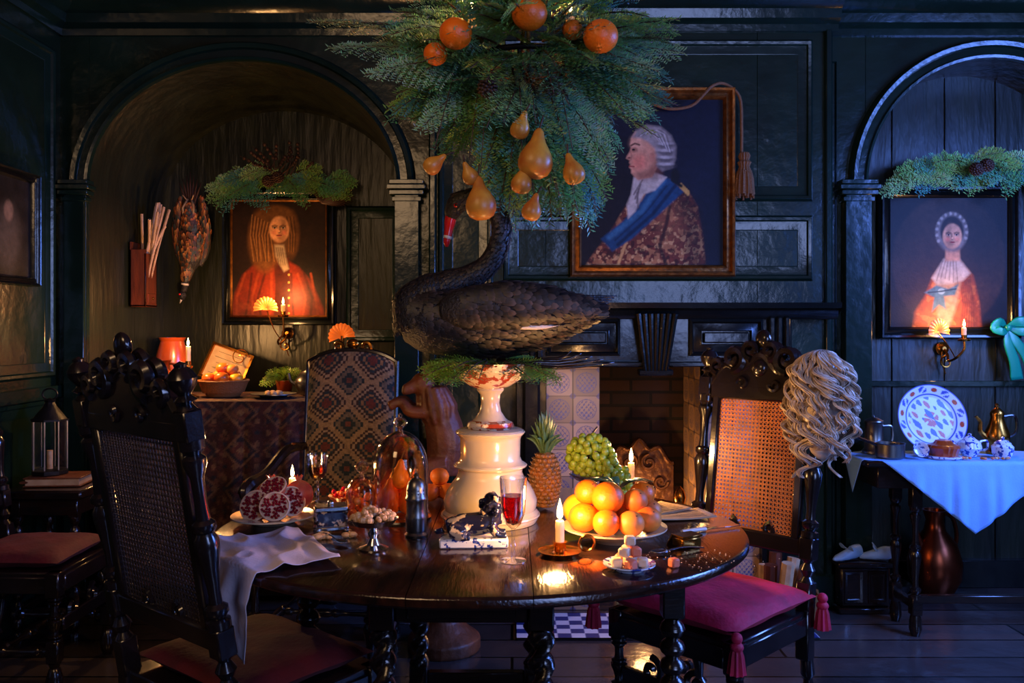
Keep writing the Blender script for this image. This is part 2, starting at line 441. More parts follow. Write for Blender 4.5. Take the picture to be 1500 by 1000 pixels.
f=B('wall_front'); f.bx(LX,3.3,-1.38,-1.3,0,.8,GREEN); f.bx(LX,3.3,-1.38,-1.3,2.5,H,GREEN); f.bx(LX,.9,-1.38,-1.3,.8,2.5,GREEN); f.bx(2.3,3.3,-1.38,-1.3,.8,2.5,GREEN); f.build()
w=B('window_1'); w.bx(3.36,3.37,1.7,2.9,.8,2.5,SKY)
for y in(1.72,2.1,2.5,2.88): w.bx(3.3,3.35,y-.02,y+.02,.8,2.5,GREENT)
for z in(.82,1.23,1.65,2.07,2.48): w.bx(3.3,3.35,1.7,2.9,z-.018,z+.018,GREENT)
w.build()
w=B('window_2'); w.bx(.9,2.3,-1.37,-1.36,.8,2.5,SKY)
for x in(.92,1.37,1.83,2.28): w.bx(x-.02,x+.02,-1.35,-1.3,.8,2.5,GREENT)
for z in(.82,1.23,1.65,2.07,2.48): w.bx(.9,2.3,-1.35,-1.3,z-.018,z+.018,GREENT)
w.build()
def profrun(b,p0,p1,prof,nrm,mat):
    p0=Vector(p0);p1=Vector(p1);n=Vector(nrm);vs=[];fs=[]
    for o,z in prof: vs+=[p0+n*o+Vector((0,0,z)),p1+n*o+Vector((0,0,z))]
    for i in range(len(prof)-1): fs.append((2*i,2*i+1,2*i+3,2*i+2))
    b.add(vs,fs,mat)
cor=[(0,-.16),(.015,-.16),(.02,-.13),(.05,-.11),(.06,-.07),(.11,-.04),(.12,-.02),(.14,0)]
t=B('trim_1'); profrun(t,(LX,WY,H),(3.3,WY,H),cor,(0,-1,0),GREENT); profrun(t,(-.42,CY,H),(1.54,CY,H),cor,(0,-1,0),GREENT); profrun(t,(LX,-1.3,H),(LX,WY,H),cor,(1,0,0),GREENT); t.build()
bp=[(0,-.005),(0,.03),(.012,.035),(.018,.022),(.05,.022),(.056,.04),(.075,.046),(.085,.03),(.09,-.005)]
t=B('trim_2')
for (x0,x1,zs,rs) in (LN,RN):
    vs=[];fs=[];n=None
    for o,d in bp:
        A=arch(x0,x1,zs,rs,o); n=len(A); vs+=[(x,WY-d,z) for x,z in A]
    for i in range(len(bp)-1):
        for k in range(n-1): fs.append((i*n+k,i*n+k+1,(i+1)*n+k+1,(i+1)*n+k))
    t.add(vs,fs,GREENT)
for (x0,x1) in ((-2.14,-2.02),(-.57,-.43),(1.57,1.72)):
    t.bx(x0+.012,x1-.012,WY-.055,WY,0,1.98,GREENT)
    for z,o in((1.92,.0),(1.95,.012),(1.975,.022),(2.0,.012)): t.bx(x0-o,x1+o,WY-.06-o,WY,z,z+.022,GREENT)
    t.bx(x0-.01,x1+.01,WY-.075,WY,0,.18,GREENT)
t.build()
pm=[(-.012,0),(-.008,.014),(0,.02),(.012,.016),(.018,.006),(.03,.003),(.055,.003),(.06,.0)]
t=B('trim_3')
t.rectframe(-.03,1.41,1.93,2.67,CY,pm,GREENT); t.rectframe(-.03,1.41,1.553,1.84,CY,pm,GREENT)
t.rectframe(-.34,-.10,1.50,2.67,CY,pm,GREENT); t.rectframe(-.34,-.10,.2,1.42,CY,pm,GREENT)
for x in(-.375,1.495): t.bx(x-.018,x+.018,CY-.02,WY,0,H-.15,GREENT,bev=.01)
t.rectframe(1.515,1.56,.2,2.6,WY,[(0,0),(.004,.01),(.01,.0)],GREENT)
for x in(1.95,2.22,2.48,2.75): t.bx(x-.002,x+.002,4.372,4.38,0,2.6,BLACKT,bev=.001)
t.rectframe(-.93,-.62,1.25,2.0,4.85,pm,GREENT); t.rectframe(-.93,-.62,.3,1.15,4.85,pm,GREENT)
t.bx(1.70,2.9,4.35,4.38,1.02,1.05,GREENT); t.bx(1.70,2.9,4.33,4.38,0.0,.14,BLACKT)
t.build()
Xl=T((LX,0,0))@Rz(pi/2)
t=B('trim_4'); t.X=Xl
t.rectframe(3.0,4.02,1.1,2.62,0,pm,GREENT); t.rectframe(3.0,4.02,.2,.98,0,pm,GREENT); t.rectframe(1.6,2.9,1.1,2.62,0,pm,GREENT)
t.X=Matrix.Identity(4); t.bx(LX,LX+.03,-1.3,WY,.99,1.05,GREENT); t.build()
b=B('baseboard_left'); b.bx(LX,LX+.025,-1.3,WY,0,.14,GREENT,bev=.01); b.build()
b=B('baseboard_back'); b.bx(-.55,-.02,CY-.025,WY,0,.16,GREENT,bev=.01); b.bx(1.34,1.56,CY-.025,WY,0,.16,GREENT,bev=.01); b.build()

# ---------------------------------------------------------------- fireplace
fp=B('fireplace')
def tiles(n,H,cols):
    P=Paint(n,H,(190,150,116))
    cell=1/cols
    u=(P.X%cell)/cell-.5; v=(P.Y%cell)/cell-.5
    r=np.sqrt(u*u+v*v); ci=(P.X/cell).astype(int)+7*(P.Y/cell).astype(int)
    P.C*=(.5+.7*((ci*0.37)%1))[...,None]
    P.mix(((r>.36)&(r<.39))*.8,(60,70,120))
    k=np.sin(u*37+ci*2.1)*np.sin(v*31+ci*1.3)+.5*np.sin(u*80+v*60+ci)
    P.mix(((r<.34)&(k>.35))*.9,(50,62,120)); P.mix(((r<.34)&(v<-.08)&(k>-.1))*.7,(70,80,130))
    c=np.abs(np.abs(u)-.5)+np.abs(np.abs(v)-.5); P.mix((c<.14)*.8,(60,70,125))
    P.mix(((np.abs(u)>.485)|(np.abs(v)>.485))*1.0,(60,45,36)); return P
for x0 in(.16,.91):
    P=tiles(84,1.15/.25,2); fp.bx(x0,x0+.25,4.0,4.12,0,1.149,PAPER,bev=.002); fp.canvas(P,x0,0,.25,3.997,GLAZE)
fp.bx(.41,.91,4.52,4.56,0,1.2,BRICKM)
fp.add([(.41,4.05,0),(.41,4.52,0),(.41,4.52,1.2),(.41,4.05,1.2)],[(0,1,2,3)],BRICKM,X=None)
P=tiles(120,1.15/.4,3)
fp.canvas(P,0,0,.4,0,GLAZE,X=T((.908,4.12,0))@Rz(pi/2))
fp.add([(.91,4.05,0),(.91,4.52,0),(.91,4.52,1.2),(.91,4.05,1.2)],[(0,1,2,3)],BRICKM)
fp.add([(.41,4.05,1.19),(.91,4.05,1.19),(.91,4.52,1.19),(.41,4.52,1.19)],[(0,1,2,3)],BRICKM)
my=3.94
for x0,x1 in((.02,.16),(1.16,1.30)):
    fp.bx(x0,x1,my+.02,CY,0,1.15,BLACKT); fp.bx(x0+.03,x1-.03,my,CY,.15,1.12,BLACKT,bev=.012); fp.bx(x0-.01,x1+.01,my-.01,CY,0,.12,BLACKT)
fp.bx(.02,1.30,my+.02,CY,1.15,1.40,BLACKT)
fp.bx(-.02,1.34,my-.01,CY,1.14,1.165,BLACKT,bev=.008)
fp.rectframe(.16,.5,1.19,1.36,my+.02,[(0,0),(0,.02),(.012,.028),(.02,.012),(.05,.02),(.055,.024)],BLACKT)
fp.rectframe(.82,1.16,1.19,1.36,my+.02,[(0,0),(0,.02),(.012,.028),(.02,.012),(.05,.02),(.055,.024)],BLACKT)
fp.bx(.225,.435,my-.005,my+.02,1.25,1.30,BLACKT,bev=.012); fp.bx(.885,1.095,my-.005,my+.02,1.25,1.30,BLACKT,bev=.012)
for x0 in(.03,1.17):
    for k in range(3): fp.bx(x0+.015+k*.035,x0+.04+k*.035,my-.02,my+.03,1.18,1.37,BLACKT,bev=.01)
for k in range(-3,4):
    fp.tube([(.66+k*.016,my-.02,1.12),(.66+k*.022,my-.035,1.25),(.66+k*.028,my-.05,1.385)],[.010,.012,.014],BLACKT,seg=8)
fp.bx(.58,.74,my-.03,my+.03,1.10,1.13,BLACKT,bev=.01)
profrun(fp,(-.06,my,1.36),(1.5,my,1.36),[(-.1,0),(.0,.0),(.02,.02),(.03,.04),(.06,.05),(.065,.075),(-.1,.075)],(0,-1,0),BLACKT)
for x in(-.06,1.5): fp.add([(x,my+.1,1.36),(x,my,1.36),(x,my-.02,1.38),(x,my-.06,1.41),(x,my-.065,1.435),(x,my+.1,1.435)],[(0,1,2,3,4,5)],BLACKT)
fp.build()
h=B('hearth_tiles')
P=Paint(240,.27,(210,212,222)); P.mix(((np.floor(P.X*22)+np.floor(P.Y*22))%2)*1.0,(34,48,110))
h.bx(.02,1.3,3.60,3.925,0,.012,IRON); h.canvas(P,.02,0,1.28,0,GLAZE,X=T((0,3.60,.0135))@Matrix(((1,0,0,0),(0,0,.9,0),(0,1,0,0),(0,0,0,1))))
h.build()
g=B('fire_grate')
def spiral(b,c,r,turns,a0,mat,tr=.006,ax='xz',sgn=1,n=30,r1=.15):
    pts=[]
    for i in range(n+1):
        t=i/n; a=a0+sgn*turns*2*pi*t; rr=r*(1-(1-r1)*t)
        u,v=rr*math.cos(a),rr*math.sin(a)
        pts.append((c[0]+u,c[1],c[2]+v) if ax=='xz' else ((c[0],c[1]+u,c[2]+v) if ax=='yz' else (c[0]+u,c[1]+v,c[2])))
    b.tube(pts,tr,mat,seg=6)
for x in(.5,.82):
    g.lb((x,4.16,.0),(x,4.16,.55),[(0,1.6),(.05,1.6),(.07,.6),(.3,.5),(.35,1.1),(.4,.5),(.8,.5),(.84,1.2),(.9,1.5),(.96,1),(1,0)],.02,BRASS)
    g.tube([(x,4.16,.2),(x,4.45,.2)],.01,IRON)
for z in(.2,.27,.34): g.tube([(.48,4.16,z),(.84,4.16,z)],.008,IRON)
for k in range(6): g.tube([(.52+k*.055,4.16,.2),(.52+k*.055,4.45,.2)],.007,IRON)
def fb(u,v):
    x=(u-.5)*.36; top=.72-.10*abs(2*u-1)**1.6+.02*math.cos((u-.5)*22); return (.66+x,4.44-.004*math.sin(u*40)*math.sin(v*30),.30+(top-.30)*v)
g.grid(40,24,fb,CASTI); g.tube([fb(k/30,1) for k in range(31)],.012,CASTI)
for s in(-1,1):
    spiral(g,(.66+s*.05,4.43,.62),.045,1.3,pi/2,CASTI,sgn=s,tr=.010); spiral(g,(.66+s*.11,4.43,.52),.04,1.2,0,CASTI,sgn=-s,tr=.009); spiral(g,(.66+s*.05,4.43,.48),.03,1.2,0,CASTI,sgn=s,tr=.008)
for k in range(5): g.tube([(.5+.01*k,4.22+k*.04,.24+.01*(k%2)),(.8-.01*k,4.25+k*.03,.25+.02*(k%3))],[.03,.026],DWOOD,seg=9)
for k in range(26): g.ell((R.uniform(.52,.8),R.uniform(4.2,4.4),R.uniform(.22,.25)),R.uniform(.012,.022),EMBER,seg=7,ring=5)
g.lights.append(((.66,4.25,.42),3)); g.build()
lb=B('log_basket')
lb.lathe([(0,.0),(.13,0),(.15,.08),(.165,.17),(.155,.17),(.14,.03),(0,.02)],WICK,seg=28,fn=lambda a,z:1+.02*math.sin(14*a+z*120))
for k in range(7):
    a=k*.9; lb.cyl((.06*math.cos(a),.06*math.sin(a),.04),(.09*math.cos(a)+.03,.09*math.sin(a),.27+.02*(k%3)),.028,STICK if k%2 else OWOOD,seg=9)
lb.build((1.16,3.70,.0145))

# ================================================================ foliage
def frond(b,o,d,Ln,droop,col,nb=9,bl=.38,nl=.02,nw=.005,plane=None,mat=None,dens=1.0):
    mat=mat or NEEDLE
    o=Vector(o);d=Vector(d).normalized()
    up=Vector(plane) if plane else Vector((R.uniform(-.6,.6),R.uniform(-1.4,.1),.8))
    s=d.cross(up).normalized() if d.cross(up).length>.05 else d.orthogonal().normalized(); u=s.cross(d).normalized()
    def P(t): return o+d*(t*Ln)+Vector((0,0,-droop*t*t*Ln))
    vs=[];fs=[];cs=[]
    def needle(p,nd,ln,w,cc):
        wv=nd.cross(u)
        if wv.length<1e-3: wv=nd.orthogonal()
        wv=wv.normalized()*w
        k=len(vs); vs.extend([p-wv,p+nd*ln*.55-wv*.9,p+nd*ln,p+nd*ln*.55+wv*.9]); fs.append((k,k+1,k+2,k+3))
        c2=tuple(min(1,x*1.5) for x in cc); cs.extend([cc,cc,c2,cc])
    def row(p0,dr,ln,n,sd):
        for i in range(n):
            t=(i+.5)/n; p=p0+dr*(ln*t)+Vector((0,0,-.15*ln*t*t))
            for sg in(-1,1):
                nd=(dr*.55+sd*sg*.85+u*R.uniform(-.15,.45)).normalized()
                needle(p,nd,nl*(1.05-.5*t)*R.uniform(.8,1.15),nw*.5,tuple(x*R.uniform(.75,1.3) for x in col))
    n=max(6,int(Ln/.008*dens))
    for i in range(n):
        t=(i+.5)/n; p=P(t)
        tg=(P(min(1,t+.02))-P(t-.02)).normalized()
        for sg in(-1,1):
            needle(p,(tg*.6+s*sg*.8+u*R.uniform(-.1,.5)).normalized(),nl,nw*.5,col)
    for i in range(nb):
        t=.12+.82*i/nb; p=P(t)
        tg=(P(t+.02)-P(t-.02)).normalized()
        for sg in(-1,1):
            bd=(tg*.75+s*sg*.75+Vector((0,0,-.1))+u*R.uniform(-.2,.2)).normalized(); ln=bl*Ln*(1.05-t)*R.uniform(.8,1.15)+.02
            row(p,bd,ln,max(3,int(ln/.006*dens)),bd.cross(u).normalized())
    b.add(vs,fs,mat,cols=cs)
    b.tube([P(k/5) for k in range(6)],[.0035,.003,.0026,.002,.0016,.001],CONE,seg=5)
def greens(g=1.0):
    k=R.random(); c=[(84,138,104),(92,140,80),(112,148,74),(70,124,112),(132,164,100)][int(k*5)]; return tuple(x*g for x in lin(c))
def pinecone(b,c,r,h,X=None):
    X=X or Matrix.Identity(4); c=Vector(c)
    b.ell(c,(r*.6,r*.6,h*.5),CONE,seg=8,ring=6,X=X)
    for j in range(8):
        t=(j+.5)/8; rr=r*math.sin(pi*(.15+.75*t))
        for i in range(9):
            a=2*pi*(i+.5*(j%2))/9; q=X.to_3x3()@Vector((rr*math.cos(a),rr*math.sin(a),(t-.5)*h))
            b.ell(c+q,(r*.25,r*.25,h*.05),CONE,seg=6,ring=4,X=X)
PEARP=[(0,0),(.18,.01),(.34,.08),(.42,.2),(.44,.32),(.40,.46),(.30,.6),(.20,.72),(.155,.82),(.12,.92),(.05,.98),(0,.99)]
def pear(b,x,y,z,h,tx=0,ty=0,mat=None):
    X=T((x,y,z))@Rx(tx)@Ry(ty)@T((0,0,-h*.45))
    b.lathe([(r*h*.78,zz*h) for r,zz in PEARP],mat or PEAR,seg=18,X=X)
    b.tube([X@Vector((0,0,h*.96)),X@Vector((.003,0,h*1.08)),X@Vector((.006,0,h*1.25))],.0022,CONE,seg=5)
ch=B('evergreen_chandelier')
cx,cyy=.045,2.34
ch.cyl((cx,cyy,2.0),(cx,cyy,H-.02),.006,IRON); ch.lathe([(0,0),(.05,0),(.045,-.02),(.01,-.04),(0,-.04)],BRASS,at=(cx,cyy,H),seg=20)
ch.tube([(cx+.16*math.cos(a*pi/18),cyy+.16*math.sin(a*pi/18),2.04) for a in range(37)],.008,IRON,seg=8)
for k in range(6):
    a=k*pi/3+.35; px,py=cx+.16*math.cos(a),cyy+.16*math.sin(a)
    ch.tube([(cx,cyy,2.0),((cx+px)/2,(cyy+py)/2,1.97),(px,py,2.04)],.006,IRON,sm=4)
ch.candle(-.10,2.15,2.06,.05,E=1.2); ch.candle(.03,2.15,2.10,.05,E=1.2); ch.candle(.15,2.2,2.08,.05,E=1.0)
for x,y,z in((-.10,2.15,2.04),(.03,2.15,2.08),(.15,2.2,2.06)):
    ch.lathe([(0,0),(.028,0),(.03,.006),(.012,.01),(.013,.03),(0,.03)],BRASS,at=(x,y,z),seg=14); ch.tube([(x,y,z),(x*.8,y+.08,z-.06),(cx,cyy,2.0)],.005,BRASS,sm=3)
cnt=0
while cnt<330:
    az=R.uniform(0,2*pi); q=R.random()
    el=math.radians(26-96*q+R.uniform(-14,14))
    d=(math.cos(el)*math.cos(az),math.cos(el)*math.sin(az)*.85,math.sin(el))
    Ln=R.uniform(.16,.27)
    rad=(.17-.08*q)
    o=(cx+rad*math.cos(az),cyy+rad*math.sin(az)*.9,2.14-.30*q+R.uniform(-.03,.03)); dr=R.uniform(.1,.4)
    tx=o[0]+d[0]*Ln; tzz=o[2]+d[2]*Ln-dr*Ln
    if tx<-.09 and tzz<1.78: continue
    if tx>.25 and tzz<1.84: continue
    if tx<-.22 and tzz<1.88: continue
    if tzz<1.60: continue
    frond(ch,o,d,Ln,dr,greens(),nb=7,nl=.021,nw=.0055); cnt+=1
for o,d,Ln in (((-.15,2.3,2.08),(-1,-.1,.26),.40),((-.15,2.3,2.06),(-1,-.2,.10),.34),((-.2,2.3,2.12),(-1,-.2,.12),.34),((-.1,2.25,2.12),(-.8,-.1,.5),.3),((.18,2.3,2.08),(1,-.1,.02),.28),((.15,2.3,2.0),(1,-.3,-.1),.27),((.1,2.2,2.12),(.7,-.1,.6),.25),((.12,2.25,2.02),(.8,-.2,-.4),.27),((-.08,2.25,2.0),(-.5,-.3,-.5),.24),((.04,2.2,1.95),(.3,-.2,-1),.28),((-.1,2.2,2.02),(-1,-.3,-.15),.28),((.0,2.2,2.0),(.1,-.3,-.8),.25),((.12,2.2,1.95),(.5,-.2,-.8),.24),((.14,2.2,2.05),(1,-.4,-.3),.25),((-.05,2.2,2.05),(-.6,-.5,.1),.22)):
    frond(ch,o,d,Ln,.12,lin((122,160,128)),nb=11,bl=.34,nl=.022)
for x,y,z,r in((-.136,2.06,2.03,.040),(-.19,2.12,2.00,.030),(.042,2.05,2.075,.043),(.216,2.08,2.03,.043),(.15,2.12,2.06,.026)): ch.ell((x,y,z),(r,r,r*.94),ORANGE,seg=22,ring=14)
for x,z,h,tx,ty in((-.077,1.632,.11,.0,-.1),(.059,1.74,.125,0,.12),(.022,1.812,.07,.3,.3),(.025,1.68,.075,.2,.2),(.148,1.705,.08,0,-.3),(.05,1.612,.07,.1,.3),(-.104,1.695,.06,.4,-.4),(-.188,1.72,.065,.2,.9)):
    pear(ch,x,2.08,z,h,tx,ty); ch.tube([(x,2.08,z+h*.6),(x*.8,2.16,1.95)],.0015,CONE,seg=4)
for c in((-.06,2.10,1.91),(.10,2.11,1.92)): pinecone(ch,c,.022,.045,X=Rx(R.uniform(-1,1)))
ch.build(sharp=0)

def garland(name,x0,x1,z,y,n,conex,hump=.05):
    g=B(name)
    for i in range(n):
        t=R.random(); x=x0+(x1-x0)*t; zz=z+hump*math.sin(pi*t)+R.uniform(-.02,.03); s=1 if R.random()<(.5+.5*(t-.5)*1.6) else -1
        frond(g,(x,y-.02,zz),(s*1,-R.uniform(.05,.5),R.uniform(-.6,.5)),R.uniform(.14,.20),R.uniform(.1,.6),greens(1.2),nb=6,nl=.026,nw=.007,plane=(0,-1,.4),dens=.7)
    for k in range(2): pinecone(g,(conex+.05*(k-.5),y-.12,z+.01+.02*(k==1)),.03,.05,X=Rx(1.2))
    return g
g=garland('fir_garland',-1.55,-1.02,2.11,4.76,34,-1.30)
for k in range(14):
    a=R.uniform(.3,2.8); p=Vector((-1.30+R.uniform(-.08,.08),4.74,2.15)); q=p+Vector((math.cos(a)*.16,-.03,math.sin(a)*.22)); m=(p+q)/2+Vector((.03,0,.01))
    g.tube([p,m,q],[.004,.003,.001],CONE,seg=5,sm=3)
    for j in range(4): g.ell(m.lerp(q,j/4),.011,CONE,seg=6,ring=4)
for k in range(12):
    a=-.15-.06*k; g.tube([(-1.12,4.76,2.09),(-1.12+.10*math.cos(a),4.74,2.09+.10*math.sin(a)),(-1.12+(.26-.01*k)*math.cos(a),4.75,2.08+(.24-.012*k)*math.sin(a))],[(.004,.003),(.012,.003),(.001,.001)],CONE,seg=6,up=(0,1,0))
g.build(sharp=0)
garland('fir_garland',2.0,2.62,2.08,4.26,44,2.28).build(sharp=0)

# ================================================================ portraits
def frameprof(w): return [(0,-.0),(0,.03),(w*.12,.045),(w*.3,.04),(w*.45,.022),(w*.7,.028),(w*.8,.036),(w*.9,.030),(w,.012)]
P=Paint(240,1.165,(13,14,28)); P.nz(5,.35); P.ell(.15,.2,.5,.6,(26,18,17),soft=.7,op=.7); P.ell(.85,.9,.3,.4,(18,22,42),soft=.7,op=.5)
body=[(.02,-.02),(.1,.10),(.2,.22),(.28,.36),(.35,.47),(.46,.56),(.62,.60),(.74,.53),(.81,.42),(.85,.2),(.87,-.02)]
P.poly(body,(104,46,32),.012); P.flecks(30,(176,116,70),.56,body,.7); P.flecks(44,(206,156,98),.62,body,.7); P.flecks(36,(48,18,16),.60,body,.75)
P.poly([(.62,.6),(.74,.53),(.81,.42),(.85,.2),(.87,-.02),(.74,-.02),(.70,.3)],(42,18,16),.04,op=.65)
P.ell(.62,.30,.09,.14,(160,96,60),soft=.8,op=.35)
P.line([(.60,0),(.55,.14),(.60,.30),(.62,.42)],.012,(36,14,14),op=.8); P.line([(.25,-.02),(.3,.12),(.36,.3)],.01,(196,140,80))
P.poly([(.54,.645),(.64,.60),(.72,.52),(.56,.37),(.36,.19),(.22,.10),(.14,.19),(.30,.32),(.42,.45)],(24,58,90),.008)
P.line([(.58,.60),(.42,.38),(.2,.2)],.018,(58,106,134),op=.6); P.line([(.66,.56),(.5,.36),(.26,.15)],.012,(10,24,48),op=.8); P.line([(.60,.56),(.46,.38),(.24,.18)],.006,(12,30,56),op=.6)
for q in range(5): P.ell(.70+.012*q,.56-.012*q,.012,.02,(190,140,70),soft=.3)
P.poly([(.37,.62),(.5,.66),(.6,.62),(.52,.53),(.44,.5),(.38,.38),(.33,.33),(.32,.43),(.35,.5)],(186,168,150),.008)
for q in range(4): P.line([(.43-.012*q,.60-.03*q),(.37+.01*q,.50-.03*q)],.006,(110,94,86),op=.8)
skin=(204,138,104)
P.poly([(.40,.60),(.372,.625),(.352,.650),(.352,.675),(.338,.690),(.346,.708),(.338,.722),(.343,.738),(.316,.752),(.322,.768),(.342,.80),(.350,.825),(.344,.85),(.350,.89),(.38,.94),(.47,.95),(.56,.85),(.54,.7),(.5,.62)],skin,.006)
P.poly([(.41,.60),(.40,.645),(.45,.66),(.50,.72),(.56,.78),(.56,.62)],(112,62,46),.03,op=.7)
P.ell(.41,.725,.045,.05,(214,104,80),soft=.7,op=.6); P.ell(.40,.86,.05,.05,(226,168,132),soft=.7,op=.5)
P.ell(.375,.812,.022,.018,(140,84,66),soft=.5,op=.8); P.ell(.368,.812,.011,.007,(30,20,18)); P.line([(.352,.842),(.378,.856),(.41,.846)],.006,(100,64,48)); P.line([(.340,.697),(.372,.694)],.0045,(140,44,40)); P.ell(.338,.755,.012,.006,(120,60,48),soft=.4)
P.line([(.345,.80),(.355,.77),(.350,.745)],.006,(150,90,70),op=.6)
P.ell(.50,.76,.02,.035,(190,120,92),soft=.3)
P.poly([(.36,.90),(.39,.95),(.46,.985),(.56,.97),(.63,.91),(.665,.83),(.66,.75),(.64,.69),(.57,.665),(.535,.70),(.53,.76),(.515,.82),(.47,.865),(.42,.89)],(142,130,122),.012)
for k in range(4):
    P.ell(.595,.70+.048*k,.062,.024,(80,72,72),soft=.5,op=.8); P.ell(.590,.712+.048*k,.05,.011,(188,176,166),soft=.6,op=.8)
for k in range(9): P.line([(.40+.018*k,.905+.006*k),(.47+.016*k,.95-.004*k),(.54+.012*k,.88-.012*k)],.004,(196,186,176) if k%2 else (94,86,84),op=.6)
P.ell(.66,.63,.03,.05,(16,13,15),soft=.3); P.line([(.64,.60),(.70,.56)],.012,(16,14,16))
P.nz(60,.10)
k=B('king_portrait'); w=.772;hh=.885
k.rectframe(0,w,0,hh,0,frameprof(.055),GOLD); k.canvas(P,.05,.05,w-.1,-.012,CANV)
k.bx(.01,w-.01,-.004,.0,.01,hh-.01,DWOOD)
k.tube([(.30,-.05,.78),(.36,-.06,.80),(.46,-.06,.775),(.56,-.06,.79),(.62,-.06,.845),(.66,-.05,.885),(.72,-.03,.90),(.79,-.03,.84),(.80,-.03,.70),(.80,-.03,.58)],.007,ROPE,sm=5)
k.lathe([(0,0),(.02,-.005),(.026,-.02),(.02,-.04),(.03,-.05),(.022,-.07),(.034,-.10),(.04,-.13),(.044,-.2),(0,-.2)],ROPE,at=(.81,-.04,.58),seg=26,fn=lambda a,z:1+.1*math.cos(13*a))
for i in range(22): a=i*2*pi/22; k.tube([(.81+.03*math.cos(a),-.04+.03*math.sin(a),.49),(.81+.045*math.cos(a),-.04+.04*math.sin(a),.38-.01*(i%3))],.005,ROPE,seg=5)
k.build((.273,CY-.022,1.56))
P=Paint(180,1.19,(36,20,12)); P.nz(5,.4); P.ell(.8,.3,.4,.5,(14,9,6),soft=.6,op=.7)
coat=[(-.02,-.02),(.04,.25),(.12,.44),(.3,.60),(.5,.64),(.7,.52),(.84,.36),(.95,.1),(.98,-.02)]
P.poly(coat,(112,32,13),.015)
for q in range(11): x=.06+q*.085; P.line([(x,-.02),(x+.04*math.sin(q*1.7),.2),(x*.8+.1,.45)],.012,(54,14,6) if q%2 else (140,54,24),op=.7)
P.line([(.1,.12),(.3,.10),(.44,.2)],.03,(140,56,26),op=.5); P.poly([(.7,.5),(.84,.36),(.95,.1),(.98,-.02),(.8,-.02),(.74,.3)],(40,11,6),.05,op=.65)
P.poly([(.44,.62),(.6,.62),(.62,.3),(.58,-.02),(.44,-.02),(.46,.3)],(66,20,10),.01)
for q in range(6): P.ell(.60,.04+.08*q,.012,.012,(180,130,60))
P.ell(.35,.80,.17,.33,(104,62,28),soft=.2); P.ell(.62,.86,.09,.24,(80,48,22),soft=.25); P.ell(.48,1.04,.17,.12,(98,60,28),soft=.2)
for q in range(16): P.line([(.22+.016*q,1.06-.008*q),(.20+.015*q,.85),(.235+.014*q+.02*math.sin(q),.58)],.005,(50,28,14) if q%2 else (160,108,58),op=.65)
for q in range(6): P.line([(.56+.018*q,1.04),(.60+.014*q,.85),(.60+.012*q,.68)],.005,(44,24,12) if q%2 else (126,82,42),op=.6)
P.poly([(.45,.75),(.55,.75),(.57,.62),(.60,.50),(.55,.47),(.5,.55),(.46,.64)],(150,126,102),.012)
for q in range(4): P.line([(.47+.02*q,.72),(.50+.02*q,.54)],.005,(86,66,50),op=.7)
face(P,.50,.91,.135,(206,142,98),look=.5,hair=(70,42,24)); P.nz(50,.12)
k=B('gentleman_portrait'); w=.634;hh=.75
k.rectframe(0,w,0,hh,0,frameprof(.05),BLACKT); k.rectframe(.043,w-.043,.043,hh-.043,0,[(0,.018),(.004,.028),(.012,.016)],GOLD); k.canvas(P,.045,.045,w-.09,-.012,CANV); k.bx(.01,w-.01,-.004,0,.01,hh-.01,DWOOD)
k.build((-1.63,4.825,1.335))
P=Paint(210,1.09,(18,13,13)); P.ell(.5,.55,.47,.55,(44,29,21),soft=.04); P.nz(6,.3); P.ell(.45,.45,.3,.4,(66,42,27),soft=.8,op=.5); P.ell(.8,.8,.2,.3,(20,17,17),soft=.8,op=.6)
dr=[(.20,-.02),(.22,.14),(.31,.28),(.37,.44),(.48,.56),(.60,.55),(.70,.44),(.75,.22),(.77,-.02)]
P.poly(dr,(144,66,22),.015); P.flecks(24,(190,112,48),.58,dr,.5); P.poly([(.62,.5),(.70,.44),(.75,.22),(.77,-.02),(.68,-.02),(.66,.3)],(70,32,14),.03,op=.6)
for q in range(6): P.line([(.60+.022*q,0),(.62+.017*q,.2),(.6+.015*q,.4)],.007,(88,40,16),op=.6)
P.poly([(.36,.42),(.46,.58),(.59,.58),(.68,.46),(.62,.40),(.52,.36),(.42,.34)],(174,156,134),.012); P.poly([(.38,.36),(.60,.38),(.57,.2),(.5,.0),(.42,.0),(.4,.2)],(146,114,82),.015)
for q in range(6): P.line([(.40+.035*q,.40+.02*math.sin(q)),(.45+.022*q,.56)],.005,(110,94,80),op=.6)
P.poly([(.30,.30),(.40,.36),(.50,.33),(.58,.37),(.55,.28),(.46,.27),(.48,.16),(.42,.2),(.36,.14),(.38,.26)],(70,96,106),.008); P.ell(.44,.31,.03,.025,(116,142,150)); P.line([(.33,.30),(.44,.31),(.56,.33)],.006,(38,54,64))
P.poly([(.48,.72),(.585,.72),(.595,.56),(.47,.56)],(190,134,98),.01); P.poly([(.48,.70),(.585,.70),(.58,.64),(.49,.66)],(120,76,54),.02,op=.6)
P.ell(.525,.80,.130,.160,(112,102,94),soft=.14)
for q in range(26): a=-.5+q*(pi+1)/25; P.ell(.525+.124*math.cos(a),.80+.152*math.sin(a),.012,.014,(158,146,132) if q%2 else (96,86,78),soft=.6)
P.ell(.527,.81,.098,.126,(36,24,18),soft=.14); face(P,.53,.765,.104,(206,148,110),look=-.4); P.nz(50,.10)
k=B('lady_portrait'); w=.715;hh=.775
k.rectframe(0,w,0,hh,0,frameprof(.06),BLACKT); k.canvas(P,.05,.05,w-.1,-.012,CANV); k.bx(.01,w-.01,-.004,0,.01,hh-.01,DWOOD)
k.build((1.865,4.355,1.265))
